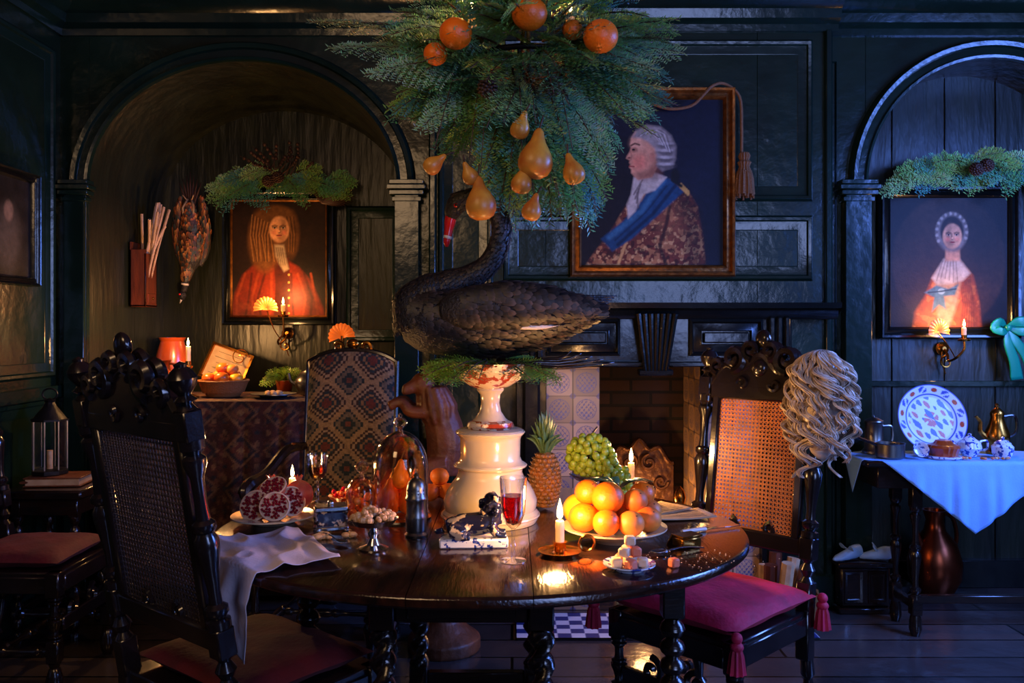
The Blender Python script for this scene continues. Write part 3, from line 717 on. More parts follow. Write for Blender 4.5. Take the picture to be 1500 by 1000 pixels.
P=Paint(90,1.3,(30,26,22)); P.nz(6,.5); P.ell(.5,.5,.25,.4,(80,70,58),soft=.5); P.ell(.5,.85,.1,.13,(130,104,82),soft=.3)
k=B('framed_print'); k.rectframe(0,.40,0,.5,0,frameprof(.04),BLACKT); k.canvas(P,.035,.035,.33,-.012,CANV); k.bx(.01,.39,-.004,0,.01,.49,DWOOD)
k.build((LX+.005,3.45,1.505),rz=pi/2)

# ================================================================ dining table
BAL=[(0,1),(.04,1),(.05,.6),(.08,.95),(.11,.95),(.13,.55),(.2,.5),(.32,.72),(.42,.98),(.47,1.0),(.51,.7),(.53,.95),(.56,.95),(.58,.6),(.68,.5),(.8,.55),(.87,.95),(.9,.95),(.92,.6),(.95,1),(1,1)]
BOB=[(0,.9),(.04,.9)]+sum([[(.06+k*.115,.5),(.09+k*.115,.9),(.12+k*.115,1.05),(.15+k*.115,.9)] for k in range(8)],[])+[(.98,.6),(1,.9)]
def twist(b,p0,p1,r,mat,turns=3.2):
    Lg=(Vector(p1)-Vector(p0)).length
    b.grid(20,60,lambda u,v:(r*(.72+.30*math.cos(2*(u*2*pi-v*turns*2*pi)))*math.cos(u*2*pi)*1.0,r*(.72+.30*math.cos(2*(u*2*pi-v*turns*2*pi)))*math.sin(u*2*pi),v*Lg),mat,cu=True,X=axisM(p0,p1))
TC=(-.09,2.45)
tb=B('gateleg_table')
def leaf(xa,xb,a=.75,bb=.65,z1=.75,th=.028):
    pts=[];n=48
    ta=math.acos(max(-1,min(1,xb/a))); te=math.acos(max(-1,min(1,xa/a)))
    top=[(a*math.cos(ta+(te-ta)*i/n),bb*math.sin(ta+(te-ta)*i/n)) for i in range(n+1)]
    bot=[(x,-y) for x,y in top[::-1]]
    out=[]
    for p in top+bot:
        if not out or (Vector(p)-Vector(out[-1])).length>1e-5: out.append(p)
    if (Vector(out[0])-Vector(out[-1])).length<1e-5: out.pop()
    m=len(out)
    vs=[];fs=[]
    for (sh,z) in((.006,z1-th),(.0,z1-th+.006),(0,z1-.008),(.004,z1-.002),(.009,z1)):
        for x,y in out:
            l=math.hypot(x,y); k=(l-sh)/l
            xx=x*k if abs(abs(x)-min(abs(xa),abs(xb)))>1e-4 else x
            vs.append((xx,y*k,z))
    for i in range(4):
        for j in range(m): j2=(j+1)%m; fs.append((i*m+j,i*m+j2,(i+1)*m+j2,(i+1)*m+j))
    fs.append(tuple(range(m))[::-1]); fs.append(tuple(4*m+j for j in range(m)))
    tb.add(vs,fs,TTOP)
leaf(-.75,-.137); leaf(-.135,.135); leaf(.137,.75)
lx=(-.22,.16); ly=(-.40,.40)
for x in lx:
    for y in ly:
        tb.box((x,y,.66),(.06,.06,.12),DWOOD); twist(tb,(x,y,.20),(x,y,.60),.033,DWOOD); tb.box((x,y,.15),(.06,.06,.1),DWOOD); tb.lb((x,y,0),(x,y,.1),[(0,.6),(.2,.9),(.5,1.1),(.9,.7),(1,.7)],.03,DWOOD)
    tb.box((x,0,.15),(.04,.74,.05),DWOOD); tb.box((x,0,.665),(.025,.74,.10),DWOOD)
for y in ly:
    tb.box((-.03,y,.15),(.32,.035,.05),DWOOD); tb.box((-.03,y,.665),(.32,.025,.10),DWOOD)
tb.box((-.03,-.417,.665),(.26,.014,.075),DWOOD,bev=.006); tb.ell((-.03,-.43,.665),.011,BRASS)
for sx,hx,gy in((-1,-.47,-.10),(1,.49,-.32)):
    x=hx; y=gy
    tb.box((x,y,.66),(.055,.055,.12),DWOOD); tb.lb((x,y,.20),(x,y,.60),BOB,.031,DWOOD); tb.box((x,y,.15),(.055,.055,.1),DWOOD); tb.lb((x,y,0),(x,y,.1),[(0,.6),(.2,.9),(.5,1.1),(.9,.7),(1,.7)],.03,DWOOD)
    xi=lx[0] if sx<0 else lx[1]
    for z in(.15,.67):
        Lg=math.hypot(x-xi,y-0.1); tb.box((0,0,0),(Lg,.03,.045),DWOOD,X=T(((x+xi)/2,(y+.1)/2,z))@Rz(math.atan2(y-.1,x-xi)))
tb.build((TC[0],TC[1],0))

# ================================================================ chairs
def cushion(b,c,w,d,h,mat,tas=None):
    def g(sg):
        def f(u,v):
            x=(u*2-1);y=(v*2-1); e=max(0,(1-x**4)*(1-y**4))**.5
            return (c[0]+x*w/2*(1-.05*(1-y*y)*abs(x)),c[1]+y*d/2*(1-.05*(1-x*x)),c[2]+sg*h/2*e+.003*math.sin(9*x)*math.sin(8*y)*e)
        return f
    b.grid(18,18,g(1),mat); b.grid(18,18,g(-1),mat)
    if tas:
        for sx in(-1,1):
            for sy in(-1,1):
                x=c[0]+sx*w*.5;y=c[1]+sy*d*.5;x+=sx*.012;y+=sy*.012
                b.ell((x,y,c[2]-.005),.016,mat); b.ell((x,y,c[2]-.028),(.019,.019,.014),mat)
                b.lathe([(.012,-.03),(.018,-.05),(.024,-.10),(0,-.10)],mat,at=(x,y,c[2]),seg=18,fn=lambda a,z:1+.12*math.cos(9*a))
def cane_chair(name,canemat,cushmat,tas=False,wd=.215,wood=None,lean=.15,ct=.0016):
    w=wood or CHWOOD; b=B(name); SH=.45
    for sx in(-1,1):
        x=sx*wd
        b.lb((x,-.06,0),(x,-.015,.30),[(0,.8),(.1,1.1),(.25,.6),(.3,1.1),(.35,.6),(.6,1),(.75,.6),(.8,1),(1,.9)],.022,w); b.box((x,-.005,.37),(.045,.045,.16),w)
        b.box((x,.40,.40),(.05,.05,.09),w); b.lb((x,.40,.20),(x,.40,.355),BAL,.026,w); b.box((x,.40,.16),(.045,.045,.08),w); b.lb((x,.40,0),(x,.40,.12),[(0,.6),(.15,1),(.5,1.2),(.8,.8),(.85,.6),(1,.9)],.025,w)
        b.box((x,.2,.40),(.035,.38,.06),w); b.lb((x,.02,.16),(x,.38,.16),BAL,.02,w)
    b.box((0,.41,.40),(2*wd-.04,.035,.06),w); b.box((0,0,.40),(2*wd-.04,.035,.06),w)
    b.lb((-wd,.2,.16),(wd,.2,.16),BAL,.02,w)
    b.box((0,.41,.25),(2*wd-.05,.02,.05),w)
    for s in(-1,1): spiral(b,(s*.08,.40,.285),.04,1.2,pi/2,w,sgn=s,tr=.011)
    b.box((0,.2,.435),(2*wd+.02,.44,.02),w,bev=.008)
    if tas: cushion(b,(0,.22,.49),2*wd+.07,.47,.085,cushmat,tas)
    else: cushion(b,(0,.21,.475),2*wd,.40,.07,cushmat)
    b.X=T((0,-.005,SH-.02))@Rx(lean)
    for sx in(-1,1):
        x=sx*wd
        b.box((x,0,.05),(.046,.046,.10),w); b.lb((x,0,.10),(x,0,.17),[(0,1),(.2,.6),(.5,1.1),(.8,.6),(1,1)],.022,w); b.box((x,0,.2),(.046,.046,.07),w)
        b.lb((x,0,.235),(x,0,.66),BAL,.027,w); b.box((x,0,.69),(.046,.046,.07),w)
        b.lb((x,0,.725),(x,0,.83),[(0,.9),(.12,.5),(.2,1),(.3,.5),(.5,1.1),(.65,1.25),(.8,.9),(.88,.5),(.94,.55),(1,0)],.026,w)
    b.box((0,0,.20),(2*wd-.04,.028,.055),w,bev=.01)
    for sx in(-1,1):
        b.box((sx*(wd-.045),0,.44),(.030,.026,.44),w,bev=.008)
    b.box((0,0,.675),(2*wd-.04,.03,.05),w,bev=.01)
    def crest(u,v):
        x=(u*2-1)*wd*.95; top=.70+.085*math.cos(x/wd*pi*.5)+.022*math.cos(x/wd*pi*3)
        z=.69+(top-.69)*v; return x,z
    for yy in(-.014,.014): b.grid(30,5,lambda u,v:(crest(u,v)[0],yy,crest(u,v)[1]),w)
    b.tube([(crest(u/24,1)[0],0,crest(u/24,1)[1]) for u in range(25)],.018,w,seg=8)
    for s in(-1,1):
        for yy in(-.016,.016):
            spiral(b,(s*.10,yy,.79),.045,1.3,-pi/2,w,sgn=-s,tr=.014); spiral(b,(s*.035,yy,.82),.033,1.2,-pi/2,w,sgn=s,tr=.012)
            spiral(b,(s*.16,yy,.765),.030,1.1,-pi/2,w,sgn=s,tr=.011); spiral(b,(s*.06,yy,.705),.022,1.1,0,w,sgn=s,tr=.008)
        spiral(b,(s*.07,.0,.235),.022,1.2,pi/2,w,sgn=s,tr=.009)
    b.ell((0,0,.86),(.028,.018,.032),w); b.ell((0,.01,.76),(.03,.02,.03),w)
    hw=wd-.06; z0,z1=.228,.652; sp=.0135; t=ct
    n=int(2*hw/sp)
    for i in range(n+1):
        x=-hw+2*hw*i/n; b.box((x,.0,(z0+z1)/2),(t*1.6,.0016,z1-z0),canemat,bev=.0003)
    n=int((z1-z0)/sp)
    for i in range(n+1): b.box((0,.001,z0+(z1-z0)*i/n),(2*hw,.0016,t*1.6),canemat,bev=.0003)
    for sg in(-1,1):
        k=-hw-(z1-z0)
        while k<hw:
            s0=max(0,-hw-k); s1=min(z1-z0,hw-k)
            if s1>s0+.01:
                mx=(k+(s0+s1)/2)*sg; mz=z0+(s0+s1)/2; b.box((0,0,0),((s1-s0)*1.414,.0014,t),canemat,X=T((mx,.002,mz))@Ry(-sg*pi/4),bev=.0003)
            k+=sp*1.0
    b.X=Matrix.Identity(4)
    return b
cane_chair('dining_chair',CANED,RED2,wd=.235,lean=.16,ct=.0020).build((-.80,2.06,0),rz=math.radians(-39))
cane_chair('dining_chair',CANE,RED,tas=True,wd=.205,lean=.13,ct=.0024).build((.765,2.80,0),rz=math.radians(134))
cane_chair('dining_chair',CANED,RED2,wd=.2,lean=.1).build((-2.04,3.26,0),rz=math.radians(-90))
# wig : clustered curls of fine strands falling from a crown
wg=B('curled_wig')
def wp(a,t):
    z=.160-.36*t; r=.074*min(1,math.sqrt(max(0,t*6)))*(1-.10*math.sin(t*9))*(1-.30*max(0,t-.7)/.3)
    return Vector((r*1.1*math.cos(a),r*.95*math.sin(a),z))
wg.ell((0,0,-.02),(.060,.052,.168),HAIR,seg=16,ring=12)
for i in range(120):
    a0=R.uniform(0,2*pi); t0=R.choice([0,0,0,.08,.15,.25,.35,.45,.55,.62]); t1=min(1.12,t0+R.uniform(.22,.55)); ph=R.uniform(0,6); w8=R.uniform(.008,.018); fr=R.uniform(20,36)
    for h_ in range(9):
        pts=[];rr=[]; n=24; da=R.uniform(-.13,.13); dp=R.uniform(-.3,.3); dr_=R.uniform(-.004,.006)
        for k in range(n):
            t=t0+(t1-t0)*k/(n-1); p=wp(a0+da+.35*math.sin(t*6+ph),t); out=Vector((math.cos(a0),math.sin(a0),0)); tn=Vector((-math.sin(a0),math.cos(a0),0))
            amp=w8*min(1,(t-t0)*6+.1)*(1+.3*t)
            p+=out*(amp*(.8+math.cos(t*fr+ph+dp))+dr_)+tn*(amp*1.3*math.sin(t*fr+ph+dp)); pts.append(p); rr.append(.0018*(1-.6*(k/(n-1))**3)+.0005)
        wg.tube(pts,rr,HAIR,seg=4)
wg.build((.975,2.69,1.09),sharp=0)
def upcol(P):
    p=.50; a=P.X/p; b=P.Y/(p*.95)
    u0=np.abs((a%1)-.5)*2; v0=np.abs((b%1)-.5)*2
    d=(np.floor(u0*9)/9+np.floor(v0*9)/9)
    P.mix((np.abs(d-1.0)<.12)*1.,(140,112,76)); P.mix((d<.84)*1.,(52,34,26)); P.mix((np.abs(d-.68)<.07)*1.,(146,122,90)); P.mix((d<.5)*1.,(32,46,46)); P.mix((np.abs(d-.34)<.07)*1.,(134,98,60)); P.mix((d<.18)*1.,(96,42,28))
    P.mix((d>1.7)*1.,(96,50,32)); P.mix((np.abs(d-1.4)<.07)*1.,(100,86,66))
    P.nz(60,.2)
ac=B('upholstered_armchair')
w=.40;h0=.52;h1=1.22
P=Paint(130,(h1-h0)/w,(28,40,40)); upcol(P)
def bk(u,v,s):
    x=(u-.5)*w; top=h1-.05*abs(2*u-1)**2.5; z=h0+(top-h0)*v
    e=max(0,(1-(2*u-1)**6)*(1-(2*v-1)**6))**.5
    return (x,-(.03*s)*e+.03*v*2.2,z)
ny,nx=P.X.shape
ac.grid(nx,ny,lambda u,v:bk(u,v,1.2),TEX,colfn=lambda u,v:tuple(map(float,P.C[int(round(v*(ny-1))),int(round(u*(nx-1)))])))
ac.grid(12,12,lambda u,v:bk(u,v,-1),CHWOOD)
ac.tube([bk(0,k/12,0) for k in range(13)]+[bk(k/16,1,0) for k in range(1,17)]+[bk(1,1-k/12,0) for k in range(1,13)],.013,CHWOOD,seg=8)
for s in(-1,1): spiral(ac,(s*.06,.07,1.235),.03,1.2,-pi/2,BRASS,sgn=s,tr=.009)
ac.ell((0,.07,1.25),(.03,.015,.022),BRASS)
ac.box((0,-.24,.40),(.5,.46,.07),CHWOOD); cushion(ac,(0,-.24,.46),.48,.44,.10,RED2)
for s in(-1,1):
    ac.lb((s*.23,-.44,0),(s*.23,-.44,.38),BAL,.028,CHWOOD); ac.lb((s*.21,.0,0),(s*.21,.0,.52),BAL,.024,CHWOOD); ac.box((s*.21,0,.46),(.045,.045,.16),CHWOOD)
    ac.lb((s*.24,-.40,.43),(s*.24,-.40,.68),BAL,.022,CHWOOD)
    ac.tube([(s*.2,.02,.80),(s*.23,-.12,.80),(s*.25,-.28,.73),(s*.26,-.42,.71),(s*.27,-.47,.68)],[.018,.022,.02,.026,.02],CHWOOD,sm=4); spiral(ac,(s*.265,-.45,.68),.03,1.1,pi/2,CHWOOD,ax='yz',sgn=1,tr=.014)
    ac.lb((s*.22,-.42,.15),(s*.21,0,.15),BAL,.018,CHWOOD)
ac.lb((-.22,-.22,.15),(.22,-.22,.15),BAL,.018,CHWOOD)
ac.build((-.715,3.72,0),rz=-.12)

# ================================================================ carpet-covered sideboard
def carpet(n,H):
    P=Paint(n,H,(58,23,18)); P.nz(12,.4)
    u=(P.X*6)%1-.5; v=(P.Y*6)%1-.5
    d=np.abs(u)+np.abs(v); P.mix((d<.42)*.8,(28,26,36)); P.mix((np.abs(d-.42)<.04)*.8,(110,76,50)); P.mix((d<.25)*.8,(86,36,25)); P.mix((d<.1)*.8,(130,98,62))
    k=np.sin(P.X*70)*np.sin(P.Y*64); P.mix((k>.72)*.8,(110,78,52)); P.mix((k<-.8)*.8,(20,30,40)); P.flecks(60,(100,64,42),.6,None,.5); P.nz(50,.4); return P
sb=B('carpet_covered_sideboard')
sx0,sx1,sy0,sy1,st=-1.93,-.80,4.02,4.62,.975
sb.bx(sx0+.02,sx1-.02,sy0+.03,sy1,0.05,st-.01,DWOOD)
for x in(sx0+.06,sx1-.06): sb.lb((x,sy0+.07,0),(x,sy0+.07,.06),[(0,.8),(.5,1.2),(1,.8)],.03,DWOOD)
P=carpet(150,.8); ny,nx=P.X.shape
Wd=sx1-sx0
def drape(u,v):
    fold=.024*math.sin(u*26)+.014*math.sin(u*57+1)
    z=st-(1-v)*(st-.12)
    return (sx0+Wd*u,sy0-.012-abs(fold)*(1-v)**.5-.01*(1-v),z)
sb.grid(nx,ny,drape,TEX,colfn=lambda u,v:tuple(map(float,P.C[int(round(v*(ny-1))),int(round(u*(nx-1)))])))
sb.grid(60,40,lambda u,v:(sx0+Wd*u,sy0-.012+(sy1-sy0+.01)*v,st+.002*math.sin(u*17)*math.sin(v*9)),TEX,colfn=lambda u,v:tuple(map(float,P.C[int(v*(ny-1)*.6),int(u*(nx-1))])))
sb.grid(30,40,lambda u,v:(sx1+.004+.014*abs(math.sin(u*14)*(1-v)),sy0-.012+(sy1-sy0+.01)*u,.12+(st-.12)*v),TEX,colfn=lambda u,v:tuple(map(float,P.C[int(v*(ny-1)),int(u*(nx-1)*.6)])))
sb.build()
st+=.004
o=B('terracotta_jar'); o.lathe([(0,0),(.06,0),(.075,.03),(.085,.10),(.08,.2),(.065,.25),(.06,.27),(.07,.29),(.06,.29),(.05,.2),(0,.1)],TERRA); o.build((-1.80,4.52,st))
o=B('copper_jug'); o.lathe([(0,0),(.04,0),(.06,.025),(.066,.06),(.055,.10),(.03,.13),(.026,.16),(.034,.18),(.025,.18),(.02,.13),(0,.1)],COPPER); o.tube([(.03,0,.165),(.075,0,.15),(.085,0,.11),(.06,0,.07)],.006,COPPER,sm=5); o.build((-1.72,4.22,st))
o=B('candlestick'); o.lathe([(0,0),(.05,0),(.05,.01),(.02,.02),(.012,.04),(.018,.06),(.01,.08),(.012,.14),(.022,.15),(.022,.155),(.013,.16),(.013,.18),(0,.18)],BRASS); o.candle(0,0,.17,.08,E=8); o.build((-1.575,4.15,st))
o=B('fruit_basket'); o.lathe([(0,0),(.08,0),(.095,.03),(.115,.075),(.12,.075),(.1,.02),(0,.01)],WICK,seg=40,fn=lambda a,z:1+.03*math.sin(20*a)*math.cos(z*200))
o.tube([(.12*math.cos(a*pi/12),.12*math.sin(a*pi/12),.078) for a in range(25)],.006,WICK,seg=6)
for x,y,z,r,m in((-.06,-.04,.09,.034,APPLE),(.01,-.06,.095,.036,APPLE),(.07,-.02,.09,.034,LEMON),(-.03,.03,.10,.035,PEACH),(.04,.04,.1,.036,APPLE),(0,-.01,.14,.034,APPLE),(-.07,.03,.09,.03,LEMON),(.05,-.015,.135,.03,PEACH)): o.ell((x,y,z),(r,r,r*.9),m,fn=lambda d:1-.12*max(0,d.z)**6)
o.build((-1.44,4.26,st))
o=B('pewter_plate'); o.lathe([(0,0),(.06,0),(.07,.01),(.11,.016),(.11,.02),(.07,.014),(0,.006)],PEWTER,seg=32)
for k in range(6): o.ell((.03*math.cos(k),.03*math.sin(k),.022),(.016,.012,.012),NUT)
o.build((-1.17,4.19,st))
o=B('pewter_teapot'); o.lathe([(0,0),(.04,0),(.045,.01),(.068,.05),(.066,.08),(.04,.115),(.02,.122),(.008,.13),(.012,.14),(0,.148)],PEWTER); o.tube([(-.06,0,.05),(-.09,0,.07),(-.1,0,.11)],[.014,.01,.007],PEWTER,sm=4); o.tube([(.055,0,.09),(.10,0,.1),(.10,0,.05),(.06,0,.04)],.005,PEWTER,sm=5); o.build((-1.04,4.36,st))
o=B('framed_map'); o.X=Rx(-.25)@Ry(.35); o.rectframe(-.12,.12,0,.20,0,[(0,0),(0,.012),(.012,.014),(.016,.004)],BRASS); o.bx(-.11,.11,-.004,.004,.01,.19,PAPER)
for k in range(5): o.box((0,-.006,.04+.03*k),(.16-.02*(k%3),.001,.002),IRON,bev=.0003)
o.X=Matrix.Identity(4); spiral(o,(.13,-.06,.14),.05,1.4,0,BRASS,tr=.003); o.build((-1.56,4.54,st+.045))
o=B('potted_fern'); o.lathe([(0,0),(.035,0),(.045,.06),(.05,.065),(.04,.065),(0,.05)],TERRA)
for i in range(22):
    a=R.uniform(0,6.28); frond(o,(0,0,.06),(math.cos(a),math.sin(a),R.uniform(.4,1.4)),.14,.5,lin((130,160,60)),nb=6,nl=.016,dens=.6)
o.build((-1.20,4.50,st),sharp=0)

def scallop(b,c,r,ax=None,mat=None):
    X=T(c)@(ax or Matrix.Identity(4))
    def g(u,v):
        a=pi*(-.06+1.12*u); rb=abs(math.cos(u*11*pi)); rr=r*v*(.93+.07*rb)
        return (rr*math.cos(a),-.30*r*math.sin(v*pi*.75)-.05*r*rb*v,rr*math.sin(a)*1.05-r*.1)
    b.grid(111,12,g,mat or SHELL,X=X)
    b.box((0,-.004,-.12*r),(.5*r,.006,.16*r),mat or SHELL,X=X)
def sconce(name,loc,E,up=.0):
    b=B(name)
    b.lathe([(0,0),(.03,0),(.034,-.008),(.02,-.014),(.01,-.03),(0,-.03)],BRASS,X=Rx(pi/2)@Matrix.Scale(-1,4,(0,0,1)),seg=20)
    b.tube([(0,-.02,0),(0,-.06,-.03),(-.02,-.11,-.06),(-.01,-.17,-.04),(0.02,-.18,.0),(.02,-.18,.02+up)],.006,BRASS,sm=6)
    spiral(b,(0,-.05,-.07),.035,1.2,pi/2,BRASS,tr=.005)
    b.tube([(0,-.01,0),(-.01,-.02,-.06),(.01,-.02,-.13)],[.007,.005,.003],BRASS,sm=4)
    b.lathe([(0,0),(.026,.0),(.03,.01),(.012,.012),(.014,.03),(0,.03)],BRASS,at=(.02,-.18,.02+up),seg=16)
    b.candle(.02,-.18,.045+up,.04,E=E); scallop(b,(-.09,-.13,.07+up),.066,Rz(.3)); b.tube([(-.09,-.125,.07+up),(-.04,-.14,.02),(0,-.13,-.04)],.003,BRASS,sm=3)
    return b.build(loc)
sconce('shell_sconce',(-1.27,4.84,1.29),4.0,.07)
sconce('shell_sconce',(2.20,4.37,1.215),3.4,.02)
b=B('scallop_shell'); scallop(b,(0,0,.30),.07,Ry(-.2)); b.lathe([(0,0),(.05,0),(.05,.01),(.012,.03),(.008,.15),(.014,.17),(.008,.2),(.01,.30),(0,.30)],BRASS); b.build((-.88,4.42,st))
o=B('pipe_box'); o.bx(0,.085,-.07,.07,0,.012,OWOOD)
o.bx(0,.01,-.07,.07,0,.34,OWOOD); o.bx(.075,.085,-.07,.07,0,.28,OWOOD); o.bx(0,.085,-.07,-.06,0,.30,OWOOD); o.bx(0,.085,.06,.07,0,.30,OWOOD); o.bx(.084,.09,-.05,.05,.02,.07,OWOOD); o.ell((.094,0,.045),.007,BRASS)
for k in range(13):
    y=R.uniform(-.045,.045);x=R.uniform(.02,.065); dx=R.uniform(-.005,.1);dy=R.uniform(-.12,.12);hh=R.uniform(.42,.56)
    o.tube([(x,y,.05),(x+dx*.5,y+dy*.4,.3),(x+dx,y+dy,hh)],[.006,.006,.008],STICK,seg=6,sm=3)
o.build((-1.995,4.52,1.43))
def feathers(b,fn,nu,nv,ln,wd,cols,back,jit=.3,mat=None,lift=.12):
    for j in range(nv):
        for i in range(nu):
            u=(i+.5*(j%2)+R.uniform(-.35,.35))/nu; v=min(1,max(0,(j+.5+R.uniform(-.4,.4))/nv))
            p,n=fn(u%1,v); n=n.normalized(); bd=Vector(back(p) if callable(back) else back); t=(bd-n*bd.dot(n))
            if t.length<1e-3: continue
            t=(t.normalized()+Vector((R.uniform(-jit,jit),R.uniform(-jit,jit),R.uniform(-jit,jit)))*.5); t=(t-n*t.dot(n)).normalized(); s=t.cross(n)
            l=(ln(p) if callable(ln) else ln)*R.uniform(.85,1.2); w=(wd if not callable(wd) else wd(p))
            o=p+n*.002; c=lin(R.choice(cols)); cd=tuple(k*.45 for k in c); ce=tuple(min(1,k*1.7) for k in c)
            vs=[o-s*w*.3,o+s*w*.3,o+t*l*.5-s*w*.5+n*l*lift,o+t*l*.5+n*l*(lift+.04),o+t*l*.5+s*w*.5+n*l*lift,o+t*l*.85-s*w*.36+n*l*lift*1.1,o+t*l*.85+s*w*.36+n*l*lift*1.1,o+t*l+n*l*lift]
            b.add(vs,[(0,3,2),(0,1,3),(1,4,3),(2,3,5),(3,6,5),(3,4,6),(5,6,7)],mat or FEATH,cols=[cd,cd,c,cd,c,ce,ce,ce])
def loftfn(secs):
    def f(u,v):
        k=v*(len(secs)-1); i=min(len(secs)-2,int(k)); t=k-i; q=[a+(b_-a)*t for a,b_ in zip(secs[i],secs[i+1])]
        a=u*2*pi; n=Vector((0,math.cos(a)/max(q[3],.01),math.sin(a)/max(q[4],.01))).normalized()
        return Vector((q[0],q[1]+q[3]*math.cos(a),q[2]+q[4]*math.sin(a))),n
    return f
def gamebird(name,loc,sc_,cols,ra):
    o=B(name)
    bs=[(.02,0,0,.012,.012),(.06,0,0,.028,.028),(.13,.005,0,.048,.045),(.22,.01,0,.062,.055),(.30,.005,0,.05,.045),(.36,-.01,0,.028,.026),(.42,-.025,0,.017,.017),(.47,-.035,0,.015,.015)]
    o.X=Rz(0)@Ry(pi/2)@Rx(ra)@Matrix.Scale(sc_,4)
    o.tube([(q[0],q[1],q[2]) for q in bs],[(q[3],q[4]) for q in bs],SWANSK,seg=14,sm=4,up=(0,0,1))
    feathers(o,loftfn(bs[:7]),20,34,.036,.017,cols,(-1,0,0),lift=.16,jit=.5)
    o.ell((.49,-.042,.0),(.027,.02,.02),SWANSK,seg=12,ring=8); o.ell((.485,-.05,.017),.006,BILL); o.tube([(.505,-.045,0),(.535,-.058,-.004)],[.009,.001],WHITE,seg=6)
    o.tube([(.425,-.027,0),(.435,-.029,0)],[.020,.020],WHITE,seg=12)
    for k in range(7): o.tube([(.06,0,0),(-.02,.008*(k-3),.0),(-.12-.02*(3-abs(k-3)),.020*(k-3),.0)],[(.010,.003),(.009,.003),(.002,.001)],CONE,seg=5,sm=2,up=(0,0,1))
    for s in(-1,1):
        wsec=[(.33,s*.045,-.02,.012,.012),(.26,s*.068,-.025,.024,.018),(.16,s*.075,-.02,.026,.016),(.06,s*.065,-.01,.016,.010),(.0,s*.055,-.01,.005,.006)]
        o.tube([q[:3] for q in wsec],[(q[3],q[4]) for q in wsec],SWANSK,seg=10,sm=3,up=(0,0,1)); feathers(o,loftfn(wsec),12,16,.05,.015,cols,(-1,s*.05,0),lift=.08,jit=.3)
    o.X=Matrix.Identity(4); o.tube([(0,.0,0),(0,.03,.05),(0,.05,.1)],.003,ROPE)
    for s in(-1,1): o.tube([(s*.02,-.02,-.14),(s*.03,-.03,-.02),(s*.01,-.01,.03)],.006,STICK,seg=6); o.tube([(s*.01,-.01,.02),(s*.03,-.03,.05)],.003,STICK,seg=5)
    o.build(loc,sharp=0)
gamebird('hanging_pheasant',(-1.78,4.72,2.0),1.02,[(140,76,36),(90,50,28),(170,112,60),(60,38,28),(48,58,56)],pi/2)

# ================================================================ pedestal + swan
o=B('porcelain_pedestal')
o.lathe([(0,0),(.136,0),(.142,.012),(.142,.028),(.134,.036),(.137,.046),(.138,.065),(.128,.09),(.112,.115),(.1,.13),(.094,.145),(.096,.155),(.104,.16),(.104,.17),(.094,.176),(.088,.19),(.089,.24),(.092,.25),(.098,.256),(.098,.268),(.09,.272),(0,.272)],PORC,seg=48)
for r,z in((.143,.02),(.105,.165),(.099,.262)): o.tube([(r*math.cos(a*pi/18),r*math.sin(a*pi/18),z) for a in range(37)],.004,PORC,seg=6)
o.build((-.064,2.52,.751))
o=B('porcelain_tazza')
o.lathe([(0,0),(.066,0),(.07,.008),(.066,.018),(.052,.024)],PORR,seg=40); o.lathe([(.052,.024),(.045,.03),(.032,.05),(.027,.075),(.03,.1),(.04,.112),(.04,.118)],PORC,seg=40)
o.lathe([(.04,.118),(.06,.125),(.09,.145),(.11,.175),(.118,.192),(.114,.192),(.085,.16),(0,.14)],PORR,seg=48,fn=lambda a,z:1+(.02*math.cos(16*a) if z>.17 else 0))
o.build((-.064,2.52,1.024))
o=B('fir_greenery')
for i in range(46):
    a=R.uniform(0,6.28); L2=R.uniform(.12,.18); frond(o,(.05*math.cos(a),.05*math.sin(a),.012+R.uniform(0,.01)),(math.cos(a),math.sin(a)*.8,R.uniform(-.1,.2)),L2,.3,lin((132,164,58) if i%2 else (92,134,66)),nb=6,nl=.018,plane=(0,-.5,1),dens=.8)
for k in range(5): o.tube([(.02,-.05,.02),(.2,-.06+.02*k,.0+.006*k),(.36-.03*k,-.05+.02*k,.015+.008*k)],[.006,.005,.002],DWOOD,seg=6,sm=3)
o.build((-.064,2.52,1.205),sharp=0)
s=B('black_swan'); y0=2.52
bs=[(-.338,y0,1.355,.012,.012),(-.328,y0,1.357,.045,.05),(-.30,y0,1.355,.072,.08),(-.24,y0,1.345,.095,.100),(-.15,y0,1.335,.108,.102),(-.04,y0,1.335,.110,.100),(.05,y0,1.342,.098,.086),(.12,y0,1.35,.075,.064),(.18,y0,1.355,.048,.036),(.22,y0,1.358,.025,.016)]
s.tube([(q[0],q[1],q[2]) for q in bs],[(q[3],q[4]) for q in bs],SWANSK,seg=24,sm=5,up=(0,0,1))
neck=[(-.27,1.335,.085),(-.285,1.385,.068),(-.25,1.425,.052),(-.19,1.447,.042),(-.12,1.470,.036),(-.065,1.51,.031),(-.035,1.57,.028),(-.03,1.62,.027),(-.045,1.665,.025),(-.08,1.695,.023),(-.125,1.70,.024),(-.158,1.685,.029),(-.172,1.66,.025),(-.178,1.638,.016)]
s.tube([(a,y0-.03*min(1,max(0,(z-1.4)/.2)),z) for a,z,r in neck],[r for a,z,r in neck],SWANSK,seg=16,sm=6)
hy=y0-.03
s.tube([(-.174,hy,1.662),(-.180,hy,1.632),(-.185,hy,1.602),(-.190,hy,1.572),(-.190,hy,1.556)],[(.018,.018),(.016,.017),(.013,.013),(.012,.010),(.005,.004)],BILL,seg=12,sm=4,up=(1,0,.2))
s.tube([(-.187,hy,1.588),(-.189,hy,1.580)],[(.0145,.0125),(.0145,.012)],WHITE,seg=12,up=(1,0,.2))
for q in(-1,1): s.ell((-.162,hy+q*.024,1.674),.007,BILL); s.ell((-.162,hy+q*.029,1.674),.0035,IRON)
